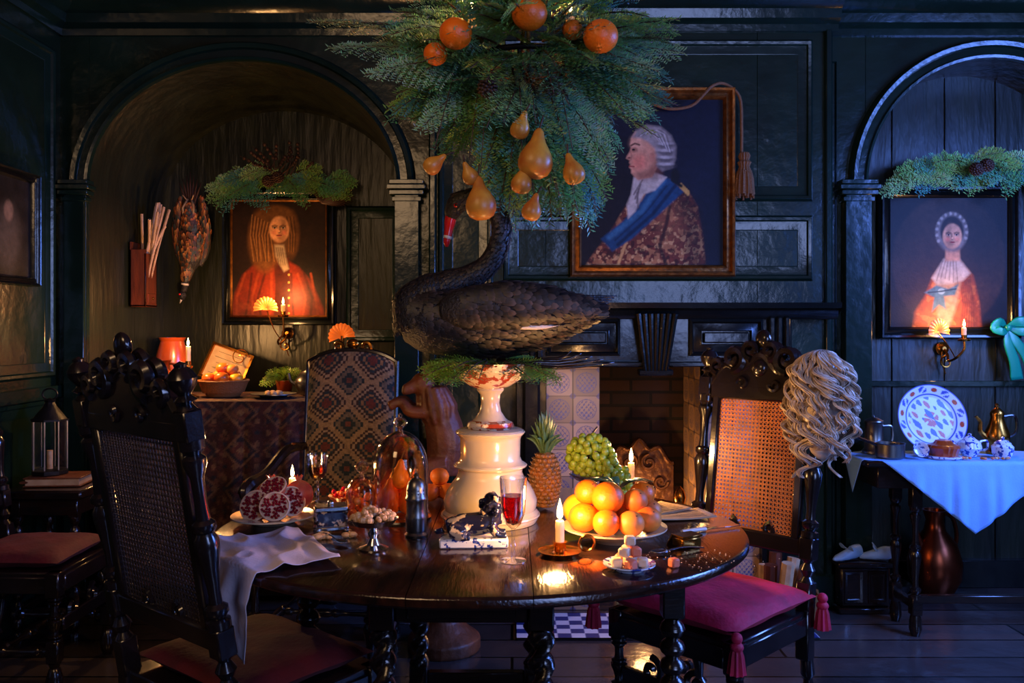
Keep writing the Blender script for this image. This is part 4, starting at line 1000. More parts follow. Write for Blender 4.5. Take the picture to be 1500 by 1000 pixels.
BK=[(36,28,28),(24,19,21),(48,37,34),(60,46,39),(18,15,18)]
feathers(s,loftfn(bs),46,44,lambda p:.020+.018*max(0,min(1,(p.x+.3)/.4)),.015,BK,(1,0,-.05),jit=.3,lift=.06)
def nf(secs):
    pts=catmull([Vector((a,y0-.03*min(1,max(0,(z-1.4)/.2)),z)) for a,z,r in secs],6); rr=interp([q[2] for q in secs],6)
    def f(u,v):
        i=min(len(pts)-2,int(v*(len(pts)-1))); t=(pts[i+1]-pts[i]).normalized(); a=t.cross(Vector((0,1,0))).normalized(); b2=t.cross(a); an=u*2*pi; n=a*math.cos(an)+b2*math.sin(an)
        return pts[i]+n*rr[i],n
    return f
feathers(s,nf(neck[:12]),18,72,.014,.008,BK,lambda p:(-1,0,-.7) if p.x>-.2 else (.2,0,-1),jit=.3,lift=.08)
for sy in(-1,1):
    wsec=[(-.20,y0+sy*.088,1.37,.02,.03),(-.14,y0+sy*.103,1.375,.028,.058),(-.03,y0+sy*.105,1.385,.03,.066),(.07,y0+sy*.09,1.385,.027,.052),(.15,y0+sy*.07,1.378,.018,.03),(.22,y0+sy*.05,1.37,.008,.01)]
    s.tube([q[:3] for q in wsec],[(q[3],q[4]) for q in wsec],SWANSK,seg=14,sm=4,up=(0,0,1))
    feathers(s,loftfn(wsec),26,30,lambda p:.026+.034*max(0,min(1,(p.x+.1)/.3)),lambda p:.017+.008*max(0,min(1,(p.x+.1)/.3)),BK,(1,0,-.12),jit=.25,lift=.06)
    for k in range(13):
        zz=1.325+.007*k; x0=.02+.008*k; yy=y0+sy*(.112-.004*k)
        c=WHITE if k in(0,1) else SWANSK
        s.tube([(x0-.05,yy,zz),(x0+.05,yy-sy*.008,zz-.002),(x0+.12 if k<2 else x0+.19,yy-sy*.035,zz+.004)],[(.006,.003),(.009,.003),(.002,.001)],c,seg=6,sm=3,up=(0,1,0))
for k in range(9): s.tube([(.16,y0+.01*(k-4),1.352),(.24,y0+.014*(k-4),1.35),(.262+.008*(k%3),y0+.016*(k-4),1.352)],[(.012,.004),(.011,.003),(.003,.001)],SWANSK,seg=6,sm=3,up=(0,0,1))
s.build(sharp=0)

o=B('carved_wooden_lion')
o.tube([(0,0,.72),(.01,0,.85),(-.02,0,.98),(-.05,-.01,1.05)],[(.08,.07),(.085,.08),(.075,.07),(.05,.05)],CARV,seg=14,sm=4)
o.ell((-.085,-.03,1.09),(.05,.05,.05),CARV); o.tube([(-.10,-.04,1.09),(-.15,-.06,1.07),(-.165,-.065,1.068)],[.034,.024,.018],CARV,sm=3)
for s1 in(-1,1):
    o.ell((-.06,-.03+s1*.04,1.14),.017,CARV); o.tube([(-.04,s1*.05,.98),(-.13,s1*.06,.98),(-.17,s1*.05,1.02),(-.22,s1*.05,1.0)],[.032,.026,.02,.022],CARV,sm=4)
    o.tube([(.01,s1*.05,.76),(-.07,s1*.07,.74),(-.08,s1*.07,.65),(-.13,s1*.07,.62)],[.05,.045,.03,.028],CARV,sm=4)
for k in range(14):
    a=k*.45; o.tube([(-.05+.05*math.cos(a),.05*math.sin(a)-.02,1.08),(-.03+.07*math.cos(a),.075*math.sin(a),1.0),(-.02+.06*math.cos(a),.075*math.sin(a),.93)],[.012,.018,.008],CARV,sm=2)
o.tube([(.07,0,.72),(.14,0,.76),(.13,0,.88),(.17,0,.95)],[.016,.014,.014,.022],CARV,sm=5)
o.lathe([(0,0),(.15,0),(.15,.05),(.11,.08),(.07,.12),(.06,.3),(.08,.45),(.11,.52),(.12,.6),(.12,.64),(0,.64)],CARV,seg=24)
o.build((-.28,3.52,0),remesh=.006)

# ================================================================ table objects
TZ=.7508
def wineglass(name,x,y,h,r,fill=.5,stem=.4):
    b=B(name); hs=h*stem
    b.lathe([(0,0),(r*.95,0),(r*.95,.002),(.006,.006),(.004,hs*.4),(.008,hs*.5),(.004,hs*.6),(.005,hs),(r*.55,hs+h*.06),(r*.85,hs+h*.2),(r,h),(r*.95,h),(r*.8,hs+h*.2),(r*.5,hs+h*.075),(0,hs+h*.04)],GLASS,seg=24)
    zt=hs+h*.06+(h-hs)*fill
    b.lathe([(0,hs+h*.05),(r*.5,hs+h*.085),(r*.78,hs+h*.2),(r*.84,max(zt,hs+h*.22)),(0,max(zt,hs+h*.22))],WINE,seg=20)
    return b.build((x,y,TZ))
wineglass('wine_glass',-.636,2.79,.156,.036,.45,.45)
wineglass('wine_glass',.003,2.085,.205,.034,.55,.38)
o=B('red_glass_tumbler'); o.lathe([(0,0),(.026,0),(.03,.06),(.028,.06),(.024,.006),(0,.006)],GLASS); o.lathe([(0,.008),(.023,.008),(.026,.045),(0,.045)],WINE); o.build((.43,2.74,TZ))
def cloche(name,x,y,r,h,mat,inner):
    b=B(name)
    b.lathe([(0,0),(r*1.1,0),(r*1.12,.006),(r*.6,.012),(0,.012)],SILVER,seg=32)
    pr=[(r,.012),(r,.012+h*.5)]+[(r*math.cos(a*pi/18),.012+h*.5+h*.42*math.sin(a*pi/18)) for a in range(1,9)]+[(.01,.012+h*.92)]
    b.lathe(pr,mat,seg=36)
    b.lathe([(q[0]*.965,q[1]-.002) for q in pr],mat,seg=36)
    b.tube([(r*math.cos(a*pi/18),r*math.sin(a*pi/18),.016) for a in range(37)],.004,mat,seg=6)
    b.lathe([(.01,0),(.006,.01),(.02,.022),(.022,.032),(.014,.042),(.005,.046),(.008,.052),(0,.058)],mat,at=(0,0,.008+h*.92),seg=16)
    inner(b); return b.build((x,y,TZ))
def pearsin(b):
    for x,y,tx in((-.03,-.02,.1),(.03,-.015,-.1),(0,.035,0)): pear(b,x,y,.066,.11,tx,tx,mat=PEACH)
    pear(b,.0,-.01,.13,.09,.1,.1)
cloche('glass_cloche',-.335,2.56,.084,.27,AMBER,pearsin)
def sweets(b):
    for k in range(16): a=k*2.4; q=.010*k**.45; b.ell((q*math.cos(a)*1.3,q*math.sin(a)*1.3,.022+.014*(k%4)),.011,PEACH,seg=8,ring=6)
cloche('glass_cloche',-.445,2.53,.046,.13,AMBER,sweets)
o=B('sugar_shaker'); o.lathe([(0,0),(.03,0),(.032,.006),(.026,.012),(.029,.02),(.029,.05),(.0295,.055),(.027,.06),(.027,.095),(.030,.1),(.030,.106),(.027,.11),(.027,.13),(.022,.148),(.012,.158),(.006,.16),(.009,.166),(0,.174)],PEWTER,seg=28)
for k in range(20):
    a=k*2*pi/10; z=.118 if k<10 else .127; o.ell((.027*math.cos(a),.027*math.sin(a),z),.0022,IRON,seg=6,ring=4)
o.build((-.262,2.335,TZ))
o=B('tazza_of_sweetmeats'); o.lathe([(0,0),(.036,0),(.038,.006),(.018,.014),(.010,.03),(.016,.042),(.010,.052),(.02,.06),(.05,.066),(.062,.08),(.064,.082),(.05,.074),(0,.07)],SILVER,seg=32)
for k in range(75):
    a=R.uniform(0,6.28);q=.055*math.sqrt(R.random()); o.ell((q*math.cos(a),q*math.sin(a),.082+(.045-q*.75)*R.uniform(.2,.75)),R.uniform(.006,.0095),NUT,seg=7,ring=5)
o.build((-.355,2.19,TZ))
o=B('silver_casket'); o.box((0,0,.03),(.085,.06,.05),PORC2,bev=.006); o.box((0,0,.006),(.095,.07,.012),SILVER); o.box((0,0,.06),(.09,.066,.014),SILVER,bev=.005); o.ell((0,0,.072),(.01,.01,.008),SILVER)
for a in(-1,1):
    for c in(-1,1): o.ell((a*.04,c*.028,.0),(.008,.008,.006),SILVER); o.lb((a*.041,c*.029,.01),(a*.041,c*.029,.054),BAL,.005,SILVER,seg=8)
o.build((-.51,2.40,TZ+.005),rz=.3)
o=B('pomegranate_plate'); o.lathe([(0,0),(.06,0),(.075,.012),(.12,.02),(.12,.024),(.07,.018),(0,.008)],PORC,seg=36)
def pom(b,c,r,cut=None):
    c=Vector(c)
    if cut is None:
        b.ell(c,r,POMSK,seg=20,ring=14,fn=lambda d:1+.03*math.cos(5*math.atan2(d.y,d.x)))
        for k in range(6): a=k*pi/3; b.tube([c+Vector((0,0,r*.9)),c+Vector((.3*r*math.cos(a),.3*r*math.sin(a),r*1.35))],[r*.12,r*.03],POMSK,seg=5)
    else:
        X=Vector(cut).to_track_quat('Z','Y').to_matrix().to_4x4(); X=T(c)@X
        b.lathe([(0,-r)]+[(r*math.cos(a),r*math.sin(a)) for a in[(-80+10*i)*pi/180 for i in range(9)]],POMSK,seg=24,X=X)
        b.lathe([(r,0),(r*.9,.002),(r*.86,-.004),(0,-.004)],POMFL,seg=24,X=X)
        for k in range(60):
            a=k*2.4; q=r*.82*math.sqrt((k+.5)/60)
            if int((a%(2*pi))/(2*pi)*6*5)%5==0: continue
            p=X@Vector((q*math.cos(a),q*math.sin(a),.001)); b.ell(p,r*.10,POMAR,seg=7,ring=5)
pom(o,(-.045,-.03,.055),.046,(-.15,-.85,.4)); pom(o,(.02,-.055,.058),.044,(.2,-.8,.5)); pom(o,(.055,-.0,.062),.044,(.6,-.7,.3)); pom(o,(-.02,.045,.07),.045); pom(o,(.06,.06,.07),.043); pom(o,(.0,.0,.105),.04,(-.1,-.6,.8))
o.build((-.70,2.50,TZ))
o=B('candle_saucer'); o.lathe([(0,0),(.04,0),(.05,.008),(.045,.009),(0,.004)],BRASS); o.lathe([(0,0),(.014,0),(.014,.03),(0,.03)],BRASS); o.candle(0,0,.02,.07,E=4); o.build((-.70,2.72,TZ))
o=B('bowl_of_berries'); o.lathe([(0,0),(.025,0),(.03,.012),(.05,.035),(.055,.036),(.035,.01),(0,.008)],PORR,seg=28)
for k in range(40): a=R.uniform(0,6.28);q=.042*math.sqrt(R.random()); o.ell((q*math.cos(a),q*math.sin(a),.034+R.uniform(0,.016)),.008,POMAR if k%3 else APPLE,seg=7,ring=5)
o.build((-.53,2.72,TZ))
o=B('peaches_pile')
for x,y,z in((0,0,.03),(.06,.01,.03),(.03,.055,.03),(-.05,.04,.03),(.03,.025,.078)): o.ell((x,y,z),(.032,.032,.03),PEACH,fn=lambda d:1-.1*max(0,d.z)**8)
o.build((-.27,2.80,TZ))
def edge(x,y,off=.0,a=.75,bb=.65,z0=.754):
    dx,dy=x-TC[0],y-TC[1]; f_=math.sqrt((dx/a)**2+(dy/bb)**2)
    if f_<=1.0: return (x,y,z0,0,dx,dy)
    ex,ey=TC[0]+dx/f_,TC[1]+dy/f_; ov=math.hypot(dx,dy)*(1-1/f_); l=math.hypot(dx,dy)
    return (ex+dx/l*(.008+off),ey+dy/l*(.008+off),z0-ov,ov,dx,dy)
o=B('linen_napkin')
def nap(u,v):
    c=Vector((-.685,2.105)); a=math.radians(30); p=(u-.5)*.42; q=(v-.5)*.36
    x=c.x+p*math.cos(a)-q*math.sin(a); y=c.y+p*math.sin(a)+q*math.cos(a)
    n1=mnoise.noise(Vector((x*9+3,y*9,1.7))); n2=mnoise.noise(Vector((x*22,y*20+4,.3))); rdg=1-abs(mnoise.noise(Vector((x*11+y*6,y*5-x*4,5.1))))*2.2
    X_,Y_,Z_,ov,dx,dy=edge(x,y,0)
    ang=math.atan2(dy,dx)
    if ov>0:
        l=math.hypot(dx,dy); fo=.016*(.5+.5*math.sin(ang*42+3*n1+u))+.006*n2
        k=min(1,ov*14); X_+=dx/l*fo*k; Y_+=dy/l*fo*k
        kz=max(0,1-ov*18); Z_+=(.003+.016*max(0,rdg)+.006*n1)*kz
    else: Z_+=.003+.016*max(0,rdg)+.006*max(0,n1)+.003*max(0,n2)
    return (X_,Y_,Z_)
o.grid(90,80,nap,LINEN); o.build(solid=.0015,sharp=0)
o=B('porcelain_hound'); o.box((0,0,.012),(.178,.075,.024),PORB,bev=.004); o.build((-.10,2.235,TZ),rz=.05)
def fig():
    b=B('hound_body'); m=PORC2
    b.tube([(-.07,0,.05),(-.03,0,.058),(.02,0,.062),(.05,0,.075)],[.024,.030,.031,.027],m,seg=14,sm=4)
    b.tube([(.045,0,.065),(.050,0,.092),(.048,0,.11)],[.030,.027,.024],m,sm=3); b.ell((.046,-.003,.124),(.021,.020,.020),m); b.tube([(.044,-.012,.120),(.034,-.032,.110)],[.013,.009],m)
    for q in(-1,1):
        b.tube([(.045,q*.02,.06),(.06,q*.022,.036),(.085,q*.022,.032)],[.015,.011,.010],m,sm=3)
        b.tube([(-.06,q*.024,.05),(-.03,q*.03,.044),(-.045,q*.03,.033),(-.01,q*.031,.032)],[.022,.02,.011,.010],m,sm=3); b.tube([(.05,q*.016,.14),(.056,q*.025,.125),(.055,q*.024,.105)],[.005,.009,.005],m,sm=2)
    b.tube([(-.08,0,.045),(-.098,.01,.038),(-.075,.035,.033)],[.008,.007,.005],m,sm=3)
    for k in range(16): a=k*.42; b.ell((.048+.028*math.cos(a),.026*math.sin(a),.095+.012*(k%3)),.010,m,seg=6,ring=5)
    return b
hb=fig().build((0,0,-.004),remesh=.0026); hb.parent=bpy.data.objects['porcelain_hound']
o=B('chamberstick'); o.lathe([(0,0),(.046,0),(.052,.008),(.055,.012),(.048,.008),(.02,.006),(.014,.01),(.016,.03),(.018,.034),(0,.034)],BRASS,seg=28); spiral(o,(.068,0,.03),.02,1,pi,BRASS,tr=.004,r1=.9); o.candle(0,0,.03,.055,E=6.5,fs=1.3); o.build((.12,2.14,TZ))
o=B('bowl_of_oranges'); o.lathe([(0,0),(.06,0),(.07,.008),(.11,.022),(.14,.036),(.14,.04),(.1,.03),(0,.012)],PORC,seg=44)
for x,y,z,r,m in((-.085,-.02,.065,.04,ORANGE),(-.03,-.07,.062,.036,ORANGE),(.035,-.07,.060,.035,PEACH),(.085,-.03,.062,.036,PEACH),(-.03,.01,.062,.038,ORANGE),(.045,.02,.064,.037,PEACH),(-.09,.06,.07,.046,LEMON),(.1,.05,.066,.036,PEACH),(-.02,-.02,.118,.044,ORANGE),(-.07,.02,.125,.036,ORANGE),(.055,-.01,.108,.033,PEACH),(.08,.04,.115,.035,ORANGE),(0,.075,.08,.04,ORANGE)):
    o.ell((x,y,z),(r,r,r*.95),m,seg=22,ring=14)
    o.ell((x+.3*r,y-.55*r,z+r*.68),(.004,.004,.002),CONE,seg=6,ring=4)
for k in range(12):
    a=R.uniform(0,6.28); o.tube([(.02,.08,.12),(.02+.05*math.cos(a),.08+.03*math.sin(a),.15),(.02+.1*math.cos(a),.09,.14)],[(.002,.002),(.014,.002),(.001,.001)],LEAFG,seg=6,sm=3,up=(0,0,1))
o.build((.275,2.29,TZ))
o=B('turkish_delight_plate'); o.lathe([(0,0),(.035,0),(.04,.006),(.062,.014),(.062,.017),(.038,.01),(0,.006)],PORB,seg=32)
for k,(x,y,z) in enumerate(((-.03,-.01,.02),(0,-.03,.02),(.03,-.01,.02),(.015,.025,.02),(-.018,.022,.02),(0,0,.02),(-.012,-.01,.044),(.014,-.004,.044),(.0,.018,.044),(.002,.002,.068))): o.box((0,0,0),(.025,.025,.022),SUGARP if k%3==1 else SUGAR,X=T((x,y,z))@Rz(k*.7),bev=.004)
o.build((.276,2.01,TZ))
o=B('turkish_delight_cube'); o.box((0,0,.011),(.023,.023,.022),SUGARP,bev=.004); o.build((.385,2.03,TZ),rz=.5)
o=B('icing_sugar_crumbs')
for k in range(90):
    o.box((.16*R.gauss(0,.6),.05*R.gauss(0,.8),.001),(R.uniform(.001,.003),R.uniform(.001,.003),.0015),SUGAR,bev=.0003)
o.build((.42,2.10,TZ+.0005))
o=B('pineapple')
o.ell((0,0,.09),(.046,.046,.09),PINE,seg=20,ring=16)
for j in range(13):
    z=.012+j*.0128; r=.046*math.sqrt(max(.05,1-((z-.09)/.092)**2))
    n=13
    for i in range(n):
        a=2*pi*(i+.5*(j%2))/n; X=Rz(a); o.ell((r*math.cos(a),r*math.sin(a),z),(.0065,.0105,.0078),PINE,seg=7,ring=5,X=X); o.tube([(r*1.1*math.cos(a),r*1.1*math.sin(a),z),((r*1.1+.006)*math.cos(a),(r*1.1+.006)*math.sin(a),z+.006)],[.0018,.0004],STICK,seg=4)
for k in range(46):
    t=k/46; a=k*2.4; l=.05+.08*t; sp=.055*(1-t)+.010; o.tube([(.008*math.cos(a),.008*math.sin(a),.172+.02*t),(sp*.55*math.cos(a),sp*.55*math.sin(a),.178+l*.6),(sp*math.cos(a),sp*math.sin(a),.18+l*(1.0 if t>.3 else .75))],[(.009,.003),(.008,.002),(.0008,.0005)],LEAFG,seg=6,sm=3)
o.build((.105,2.70,TZ),sharp=0)
o=B('grapes_on_glass_stand'); o.lathe([(0,0),(.038,0),(.038,.003),(.01,.008),(.006,.03),(.013,.045),(.006,.06),(.012,.075),(.04,.082),(.062,.1),(.06,.102),(.035,.086),(0,.08)],GLASS,seg=28)
placed=[]
def tryg(p,dm=.0195):
    if any((p-q).length<dm for q in placed): return
    placed.append(p); o.ell(p,(.0125,.0125,.0138),GRAPE,seg=12,ring=8)
for k in range(2600):
    a=R.uniform(0,6.28); c_=R.uniform(-1,1); s_=math.sqrt(1-c_*c_); q=R.choice([1,1,.75])
    tryg(Vector((.005+.070*q*s_*math.cos(a),.05*q*s_*math.sin(a),.160+.062*q*c_)))
for k in range(700):
    t=R.random(); tryg(Vector((.05+.055*t+R.gauss(0,.011),-.035+R.gauss(0,.012),.150-.075*t+R.gauss(0,.011))))
o.tube([(0,0,.15),(.01,0,.22),(.03,.01,.25)],.003,CONE,sm=3); o.build((.245,2.74,TZ))
o=B('glass_candlestick'); o.lathe([(0,0),(.032,0),(.034,.005),(.01,.014),(.007,.03),(.014,.038),(.012,.052),(0,.052)],BRASS,seg=20); o.candle(0,0,.045,.065,E=6,fs=1.2); o.build((.405,2.90,TZ))
o=B('sheet_music')
for k,(x,y,a) in enumerate(((0,0,.2),(-.06,.06,.6))):
    o.grid(12,9,lambda u,v:((u-.5)*.2,(v-.5)*.14,.003+.003*k+.008*(u-.5)**2*4*.5+.0015*math.sin(v*5)),PAPER,X=T((x,y,0))@Rz(a))
    for j in range(7): o.box((0,-.05+j*.016,.0085+.003*k),(.15,.002,.0006),IRON,X=T((x,y,0))@Rz(a),bev=.0002)
o.build((.50,2.59,TZ),solid=.0008)
o=B('brass_snuff_box'); o.box((0,0,.015),(.065,.045,.028),BRASS,bev=.005); o.box((0,.0,.031),(.067,.047,.005),BRASS); o.X=T((0,.022,.03))@Rx(-1.0); o.box((0,.022,.0),(.067,.045,.004),BRASS); o.X=Matrix.Identity(4); o.build((.455,2.22,TZ),rz=.5)
def spoon(name,x,y,rz,L_=.15,mat=SILVER):
    b=B(name); b.grid(12,8,lambda u,v:(.018*math.cos(u*2*pi)*v*1.5,.018*math.sin(u*2*pi)*v,.004+.006*v*v),mat,cu=True)
    b.tube([(.025,0,.009),(.07,0,.013),(L_,0,.006)],[(.003,.002),(.003,.002),(.008,.002)],mat,sm=3,up=(0,0,1)); b.build((x,y,TZ),rz=rz,solid=.001)
spoon('silver_spoon',-.45,2.24,2.2); spoon('silver_spoon',.37,2.14,.4,.13)
o=B('table_knife'); o.tube([(0,0,.006),(.08,0,.006)],[(.007,.005),(.009,.006)],WHITE,sm=2,up=(0,0,1)); o.box((.14,0,.005),(.12,.018,.002),SILVER); o.build((.47,2.36,TZ),rz=.45)
o=B('walnut_halves')
for k in range(12): o.ell((R.uniform(-.05,.05),R.uniform(-.02,.02),.007),(.012,.009,.008),NUT,seg=8,ring=6)
o.build((-.48,2.31,TZ))

# ================================================================ right side table
st=B('side_table'); tx0,tx1,ty0,ty1,tz=1.50,2.60,3.60,3.90,.755
st.bx(tx0,tx1,ty0,ty1,tz-.025,tz,DWOOD,bev=.006); st.bx(tx0+.06,tx1-.06,ty0+.04,ty1-.03,tz-.12,tz-.025,DWOOD)
for x in(tx0+.23,tx1-.10):
    for y in(ty0+.06,ty1-.05): st.box((x,y,.60),(.045,.045,.1),DWOOD); st.lb((x,y,.16),(x,y,.56),BAL,.024,DWOOD); st.box((x,y,.13),(.045,.045,.08),DWOOD); st.lb((x,y,0),(x,y,.1),[(0,.7),(.3,1.1),(.7,1),(1,.7)],.024,DWOOD)
    st.box((x,(ty0+ty1)/2,.13),(.03,.2,.035),DWOOD)
st.box(((tx0+.23+tx1-.10)/2,(ty0+ty1)/2,.13),(.76,.03,.035),DWOOD)
st.build()
o=B('linen_tablecloth')
def cl(u,v):
    c=Vector((1.95,3.74)); p=(u-.5)*.62; q=(v-.5)*.62; x=c.x+(p-q)*.98; y=c.y+(p+q)*.62
    z=tz+.003; fo=.008*math.sin(x*34)+.004*math.sin(x*71)
    if y<ty0-.004: k_=min(1,(ty0-y)*8); z-=(ty0-y)*1.25; y=ty0-.008-abs(fo)*1.6*k_
    if y>ty1: y=ty1+.004
    if x<tx0: z-=(tx0-x); x=tx0-.008
    return (x,y,z+.001*math.sin(x*90)*math.sin(y*70))
o.grid(70,70,cl,BLUELIN); o.build(solid=.001,sharp=0)
z=tz+.006
o=B('delft_charger')
def pcol(u,v):
    a=u*2*pi; r=v; x=r*math.cos(a);y=r*math.sin(a)
    base=(206,214,230)
    if .70<r<.74 or r>.97: base=(50,70,160)
    elif r>.74:
        k=math.sin(8*a)*math.cos(14*(r-.86)); k2=math.sin(24*a+r*30)
        base=(48,66,160) if k>.35 and k2>-.4 else ((176,60,30) if k<-.7 else base)
    elif r<.66:
        pet=abs(math.sin(3*a+1)); k=math.sin(9*x+2)*math.sin(11*y)+.6*math.sin(21*x+15*y)
        base=(44,64,160) if k>.5 else ((184,64,34) if (k<-.8 or (r<.22 and pet>.5)) else base)
    return lin(base)
o.X=Rx(-.28)@T((0,0,.155))@Rx(pi/2)
o.grid(160,54,lambda u,v:(.155*v*math.cos(u*2*pi),.155*v*math.sin(u*2*pi),.004+.018*max(0,(v-.65)/.35)),GLAZE,cu=True,colfn=pcol)
o.grid(48,10,lambda u,v:(.155*v*math.cos(u*2*pi),.155*v*math.sin(u*2*pi),-.003+.020*max(0,(v-.65)/.35)),PORC,cu=True)
o.X=Matrix.Identity(4); o.tube([(-.06,.03,.0),(-.04,.09,.0),(-.05,.06,.12)],.004,IRON); o.tube([(.06,.03,.0),(.04,.09,.0),(.05,.06,.12)],.004,IRON); o.build((1.88,3.79,z))
o=B('coffee_pot'); o.lathe([(0,0),(.045,0),(.045,.01),(.03,.02),(.05,.06),(.052,.09),(.035,.13),(.026,.16),(.03,.175),(.028,.185),(.014,.2),(.006,.205),(.01,.215),(0,.225)],BRASS,seg=28); o.tube([(-.045,0,.07),(-.075,0,.1),(-.075,0,.14),(-.095,0,.165)],[.013,.010,.008,.007],BRASS,sm=4); o.tube([(.03,0,.165),(.08,0,.165),(.085,0,.10),(.048,0,.07)],.006,DWOOD,sm=5); o.build((2.16,3.80,z))
o=B('pewter_tankard'); o.lathe([(0,0),(.05,0),(.05,.01),(.042,.02),(.038,.13),(.042,.14),(.04,.145),(.02,.155),(.005,.16),(0,.17)],PEWTER,seg=28); o.tube([(.04,0,.12),(.08,0,.115),(.08,0,.05),(.045,0,.03)],.006,PEWTER,sm=5); o.build((1.62,3.82,z))
o=B('saucepan'); o.lathe([(0,0),(.055,0),(.06,.006),(.06,.06),(.064,.064),(.057,.062),(.055,.01),(0,.01)],PEWTER,seg=28); o.tube([(-.055,0,.055),(-.12,.02,.08),(-.16,.03,.10)],[.007,.006,.008],DWOOD,sm=3); o.build((1.63,3.68,z))
o=B('raised_pie'); o.lathe([(0,0),(.075,0),(.08,.006),(.075,.01),(0,.01)],PORB,seg=28); o.lathe([(.055,.01),(.06,.03),(.066,.045),(.06,.055),(.04,.062),(.03,.075),(.01,.08),(0,.08)],TERRA,seg=40,fn=lambda a,zz:1+.04*math.cos(18*a)); o.build((1.86,3.68,z))
o=B('delft_teapot'); o.lathe([(0,0),(.03,0),(.033,.008),(.05,.035),(.045,.06),(.025,.075),(.02,.08),(.006,.088),(.009,.095),(0,.1)],PORB,seg=28); o.tube([(-.045,0,.035),(-.07,0,.05),(-.08,0,.075)],[.01,.008,.005],PORB,sm=3); o.tube([(.035,0,.06),(.075,0,.065),(.075,0,.03),(.045,0,.025)],.005,PORB,sm=4); o.build((2.00,3.73,z))
o=B('delft_sugar_jar'); o.lathe([(0,0),(.03,0),(.042,.02),(.044,.05),(.034,.06),(.034,.064),(.02,.075),(.005,.08),(.008,.088),(0,.092)],PORB,seg=28); o.build((2.11,3.67,z))
o=B('delft_cup'); o.lathe([(0,0),(.016,0),(.018,.006),(.032,.04),(.034,.045),(.03,.042),(.015,.01),(0,.008)],PORB,X=T((0,0,.03))@Rx(1.2)@T((0,0,-.02))); o.build((1.745,3.66,z+.003))
o=B('berry_scatter')
for k in range(16): o.ell((R.uniform(-.10,.14),R.uniform(-.012,.012),.006),(.008,.007,.006),[APPLE,NUT,SUGARP][k%3],seg=7,ring=5)
o.build((1.98,3.62,z))
o=B('carved_box'); X0=1.50
o.bx(X0+.015,X0+.245,3.935,4.01,.03,.216,DWOOD,bev=.01); o.bx(X0,X0+.26,3.92,4.015,.215,.24,DWOOD,bev=.008); o.bx(X0+.005,X0+.255,3.925,4.015,0,.03,DWOOD,bev=.006)
for r_ in range(2):
    o.rectframe(X0+.03+r_*.11,X0+.12+r_*.11,.05,.2,3.935,[(0,0),(.004,.006),(.014,.004),(.02,0)],DWOOD)
o.build()
def shoe(name,x,y,rz):
    b=B(name); b.tube([(-.09,0,.05),(-.05,0,.045),(0,0,.032),(.06,0,.02),(.10,0,.012)],[(.026,.035),(.03,.04),(.03,.03),(.03,.02),(.008,.008)],LEATHER,seg=14,sm=4,up=(0,0,1)); b.cyl((-.085,0,.0),(-.08,0,.045),.014,CHWOOD,r1=.022); b.box((.02,0,.004),(.16,.045,.008),CHWOOD,bev=.003)
    for s1 in(-1,1): b.tube([(0,s1*.01,.065),(.01,s1*.04,.085),(.0,s1*.045,.07),(-.01,s1*.012,.062)],[(.004,.002),(.012,.003),(.01,.003),(.004,.002)],LEATHER,sm=3)
    b.build((x,y,.2405),rz=rz,scale=.8)
shoe('silk_shoe',1.56,3.968,3.5); shoe('silk_shoe',1.69,3.968,2.8)
o=B('copper_ewer'); o.lathe([(0,0),(.07,0),(.08,.02),(.12,.1),(.125,.18),(.10,.27),(.05,.33),(.04,.38),(.055,.43),(.048,.43),(.03,.36),(0,.3)],COPPER,seg=32); o.tube([(.045,0,.41),(.12,0,.38),(.15,0,.28),(.115,0,.18)],.01,COPPER,sm=5); o.tube([(-.09,0,.26),(-.12,-.0,.33),(-.15,0,.40)],[.018,.012,.009],COPPER,sm=4); o.build((2.07,4.18,0),rz=.4)
o=B('stoneware_bowl'); o.lathe([(0,0),(.07,0),(.11,.05),(.12,.09),(.11,.09),(.06,.02),(0,.015)],PEWTER,seg=28); o.build((1.86,4.20,0),scale=.8)
o=B('green_ribbon')
def rib(pts,w0): o.tube(pts,[(w,.0018) for w in w0],RIBBON,seg=8,sm=4,up=(0,1,0))
rib([(0,0,0),(.06,-.02,.03),(.13,-.02,.01),(.07,-.03,-.02),(0,-.01,0)],[.008,.028,.03,.024,.008])
rib([(0,0,0),(-.04,-.02,.03),(-.07,-.02,.0),(-.03,-.03,-.02),(0,-.01,0)],[.008,.022,.024,.02,.008])
rib([(0,-.01,0),(.0,-.02,-.08),(.03,-.02,-.17),(.045,-.015,-.26)],[.01,.024,.028,.034]); rib([(0,-.01,0),(.04,-.02,-.07),(.09,-.02,-.14),(.13,-.015,-.24)],[.01,.024,.028,.034])
o.ell((0,-.02,0),(.018,.012,.018),RIBBON); o.build((2.49,4.30,1.32),sharp=0)

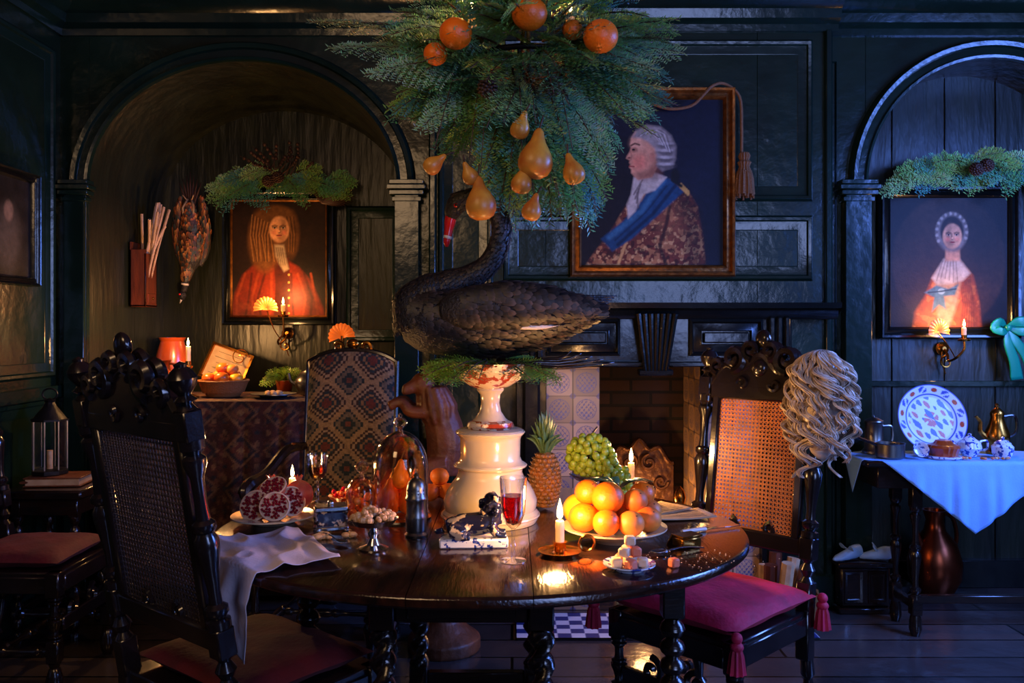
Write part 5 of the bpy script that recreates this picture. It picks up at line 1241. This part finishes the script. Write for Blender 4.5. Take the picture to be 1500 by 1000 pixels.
# ================================================================ left edge: stool, book, lantern
o=B('joint_stool'); o.bx(-2.14,-1.80,3.56,3.9,.60,.64,DWOOD,bev=.008); o.bx(-2.11,-1.83,3.59,3.87,.53,.60,DWOOD)
for x in(-2.09,-1.85):
    for y in(3.61,3.85): o.lb((x,y,.0),(x,y,.56),BOB,.022,DWOOD); o.box((x,y,.56),(.042,.042,.08),DWOOD); o.box((x,y,.12),(.042,.042,.06),DWOOD)
    o.box((x,3.73,.12),(.025,.22,.03),DWOOD)
for y in(3.61,3.85): o.box((-1.97,y,.12),(.22,.025,.03),DWOOD)
o.build()
o=B('leather_book'); o.box((0,0,.018),(.22,.16,.03),PAPER,bev=.001); o.box((0,0,.003),(.235,.17,.006),CARV); o.box((0,0,.036),(.235,.17,.006),CARV); o.tube([(-.115,-.085,.02),(-.115,.085,.02)],[(.018,.006)]*2,CARV,up=(0,0,1)); o.build((-1.97,3.72,.642),rz=.1)
o=B('lantern')
o.lathe([(0,0),(.075,0),(.075,.015),(.06,.02),(0,.02)],IRON,seg=8); o.lathe([(.075,.23),(.07,.24),(.03,.29),(.02,.31),(.025,.32),(0,.33)],IRON,seg=8); o.lathe([(0,.23),(.078,.23),(.078,.238)],IRON,seg=8)
for k in range(8): a=k*pi/4; o.tube([(.07*math.cos(a),.07*math.sin(a),.02),(.07*math.cos(a),.07*math.sin(a),.235)],.004,PEWTER,seg=5)
o.lathe([(.067,.02),(.067,.23)],GLASS,seg=8); o.tube([(.03*math.cos(a*pi/8),0,.345+.025*math.sin(a*pi/8)) for a in range(17)],.004,IRON); o.lathe([(0,.02),(.012,.02),(.012,.1),(0,.1)],NUT)
o.build((-2.02,3.73,.685),rz=.2)

# ================================================================ lights, camera, world
def area(name,loc,tgt,sx,sy,E,col):
    l=bpy.data.lights.new(name,'AREA'); l.shape='RECTANGLE'; l.size=sx; l.size_y=sy; l.energy=E; l.color=col
    o=bpy.data.objects.new(name,l); sc.collection.objects.link(o); o.location=loc; o.rotation_euler=(Vector(tgt)-Vector(loc)).to_track_quat('-Z','Y').to_euler(); return o
area('window_daylight',(3.25,2.3,1.7),(1.6,3.2,.2),1.1,1.6,115,(.12,.26,1.0))
area('window_daylight',(1.6,-1.25,1.7),(.3,3.2,.9),1.3,1.6,28,(.42,.52,1.0))
area('warm_fill_light',(-1.1,.3,2.5),(-.5,2.8,1.0),.7,.7,7,(1,.62,.32))  # added warm fill, out of view overhead; no lamp hangs there
wd=bpy.data.worlds.new('w'); sc.world=wd; wd.use_nodes=True; wd.node_tree.nodes['Background'].inputs[0].default_value=(.02,.03,.06,1); wd.node_tree.nodes['Background'].inputs[1].default_value=.3
cam=bpy.data.cameras.new('camera'); cam.lens=30; cam.sensor_width=36; cam.shift_y=-20/1500
co=bpy.data.objects.new('camera',cam); sc.collection.objects.link(co); co.location=(0,0,1.32); co.rotation_euler=(pi/2,0,0); sc.camera=co
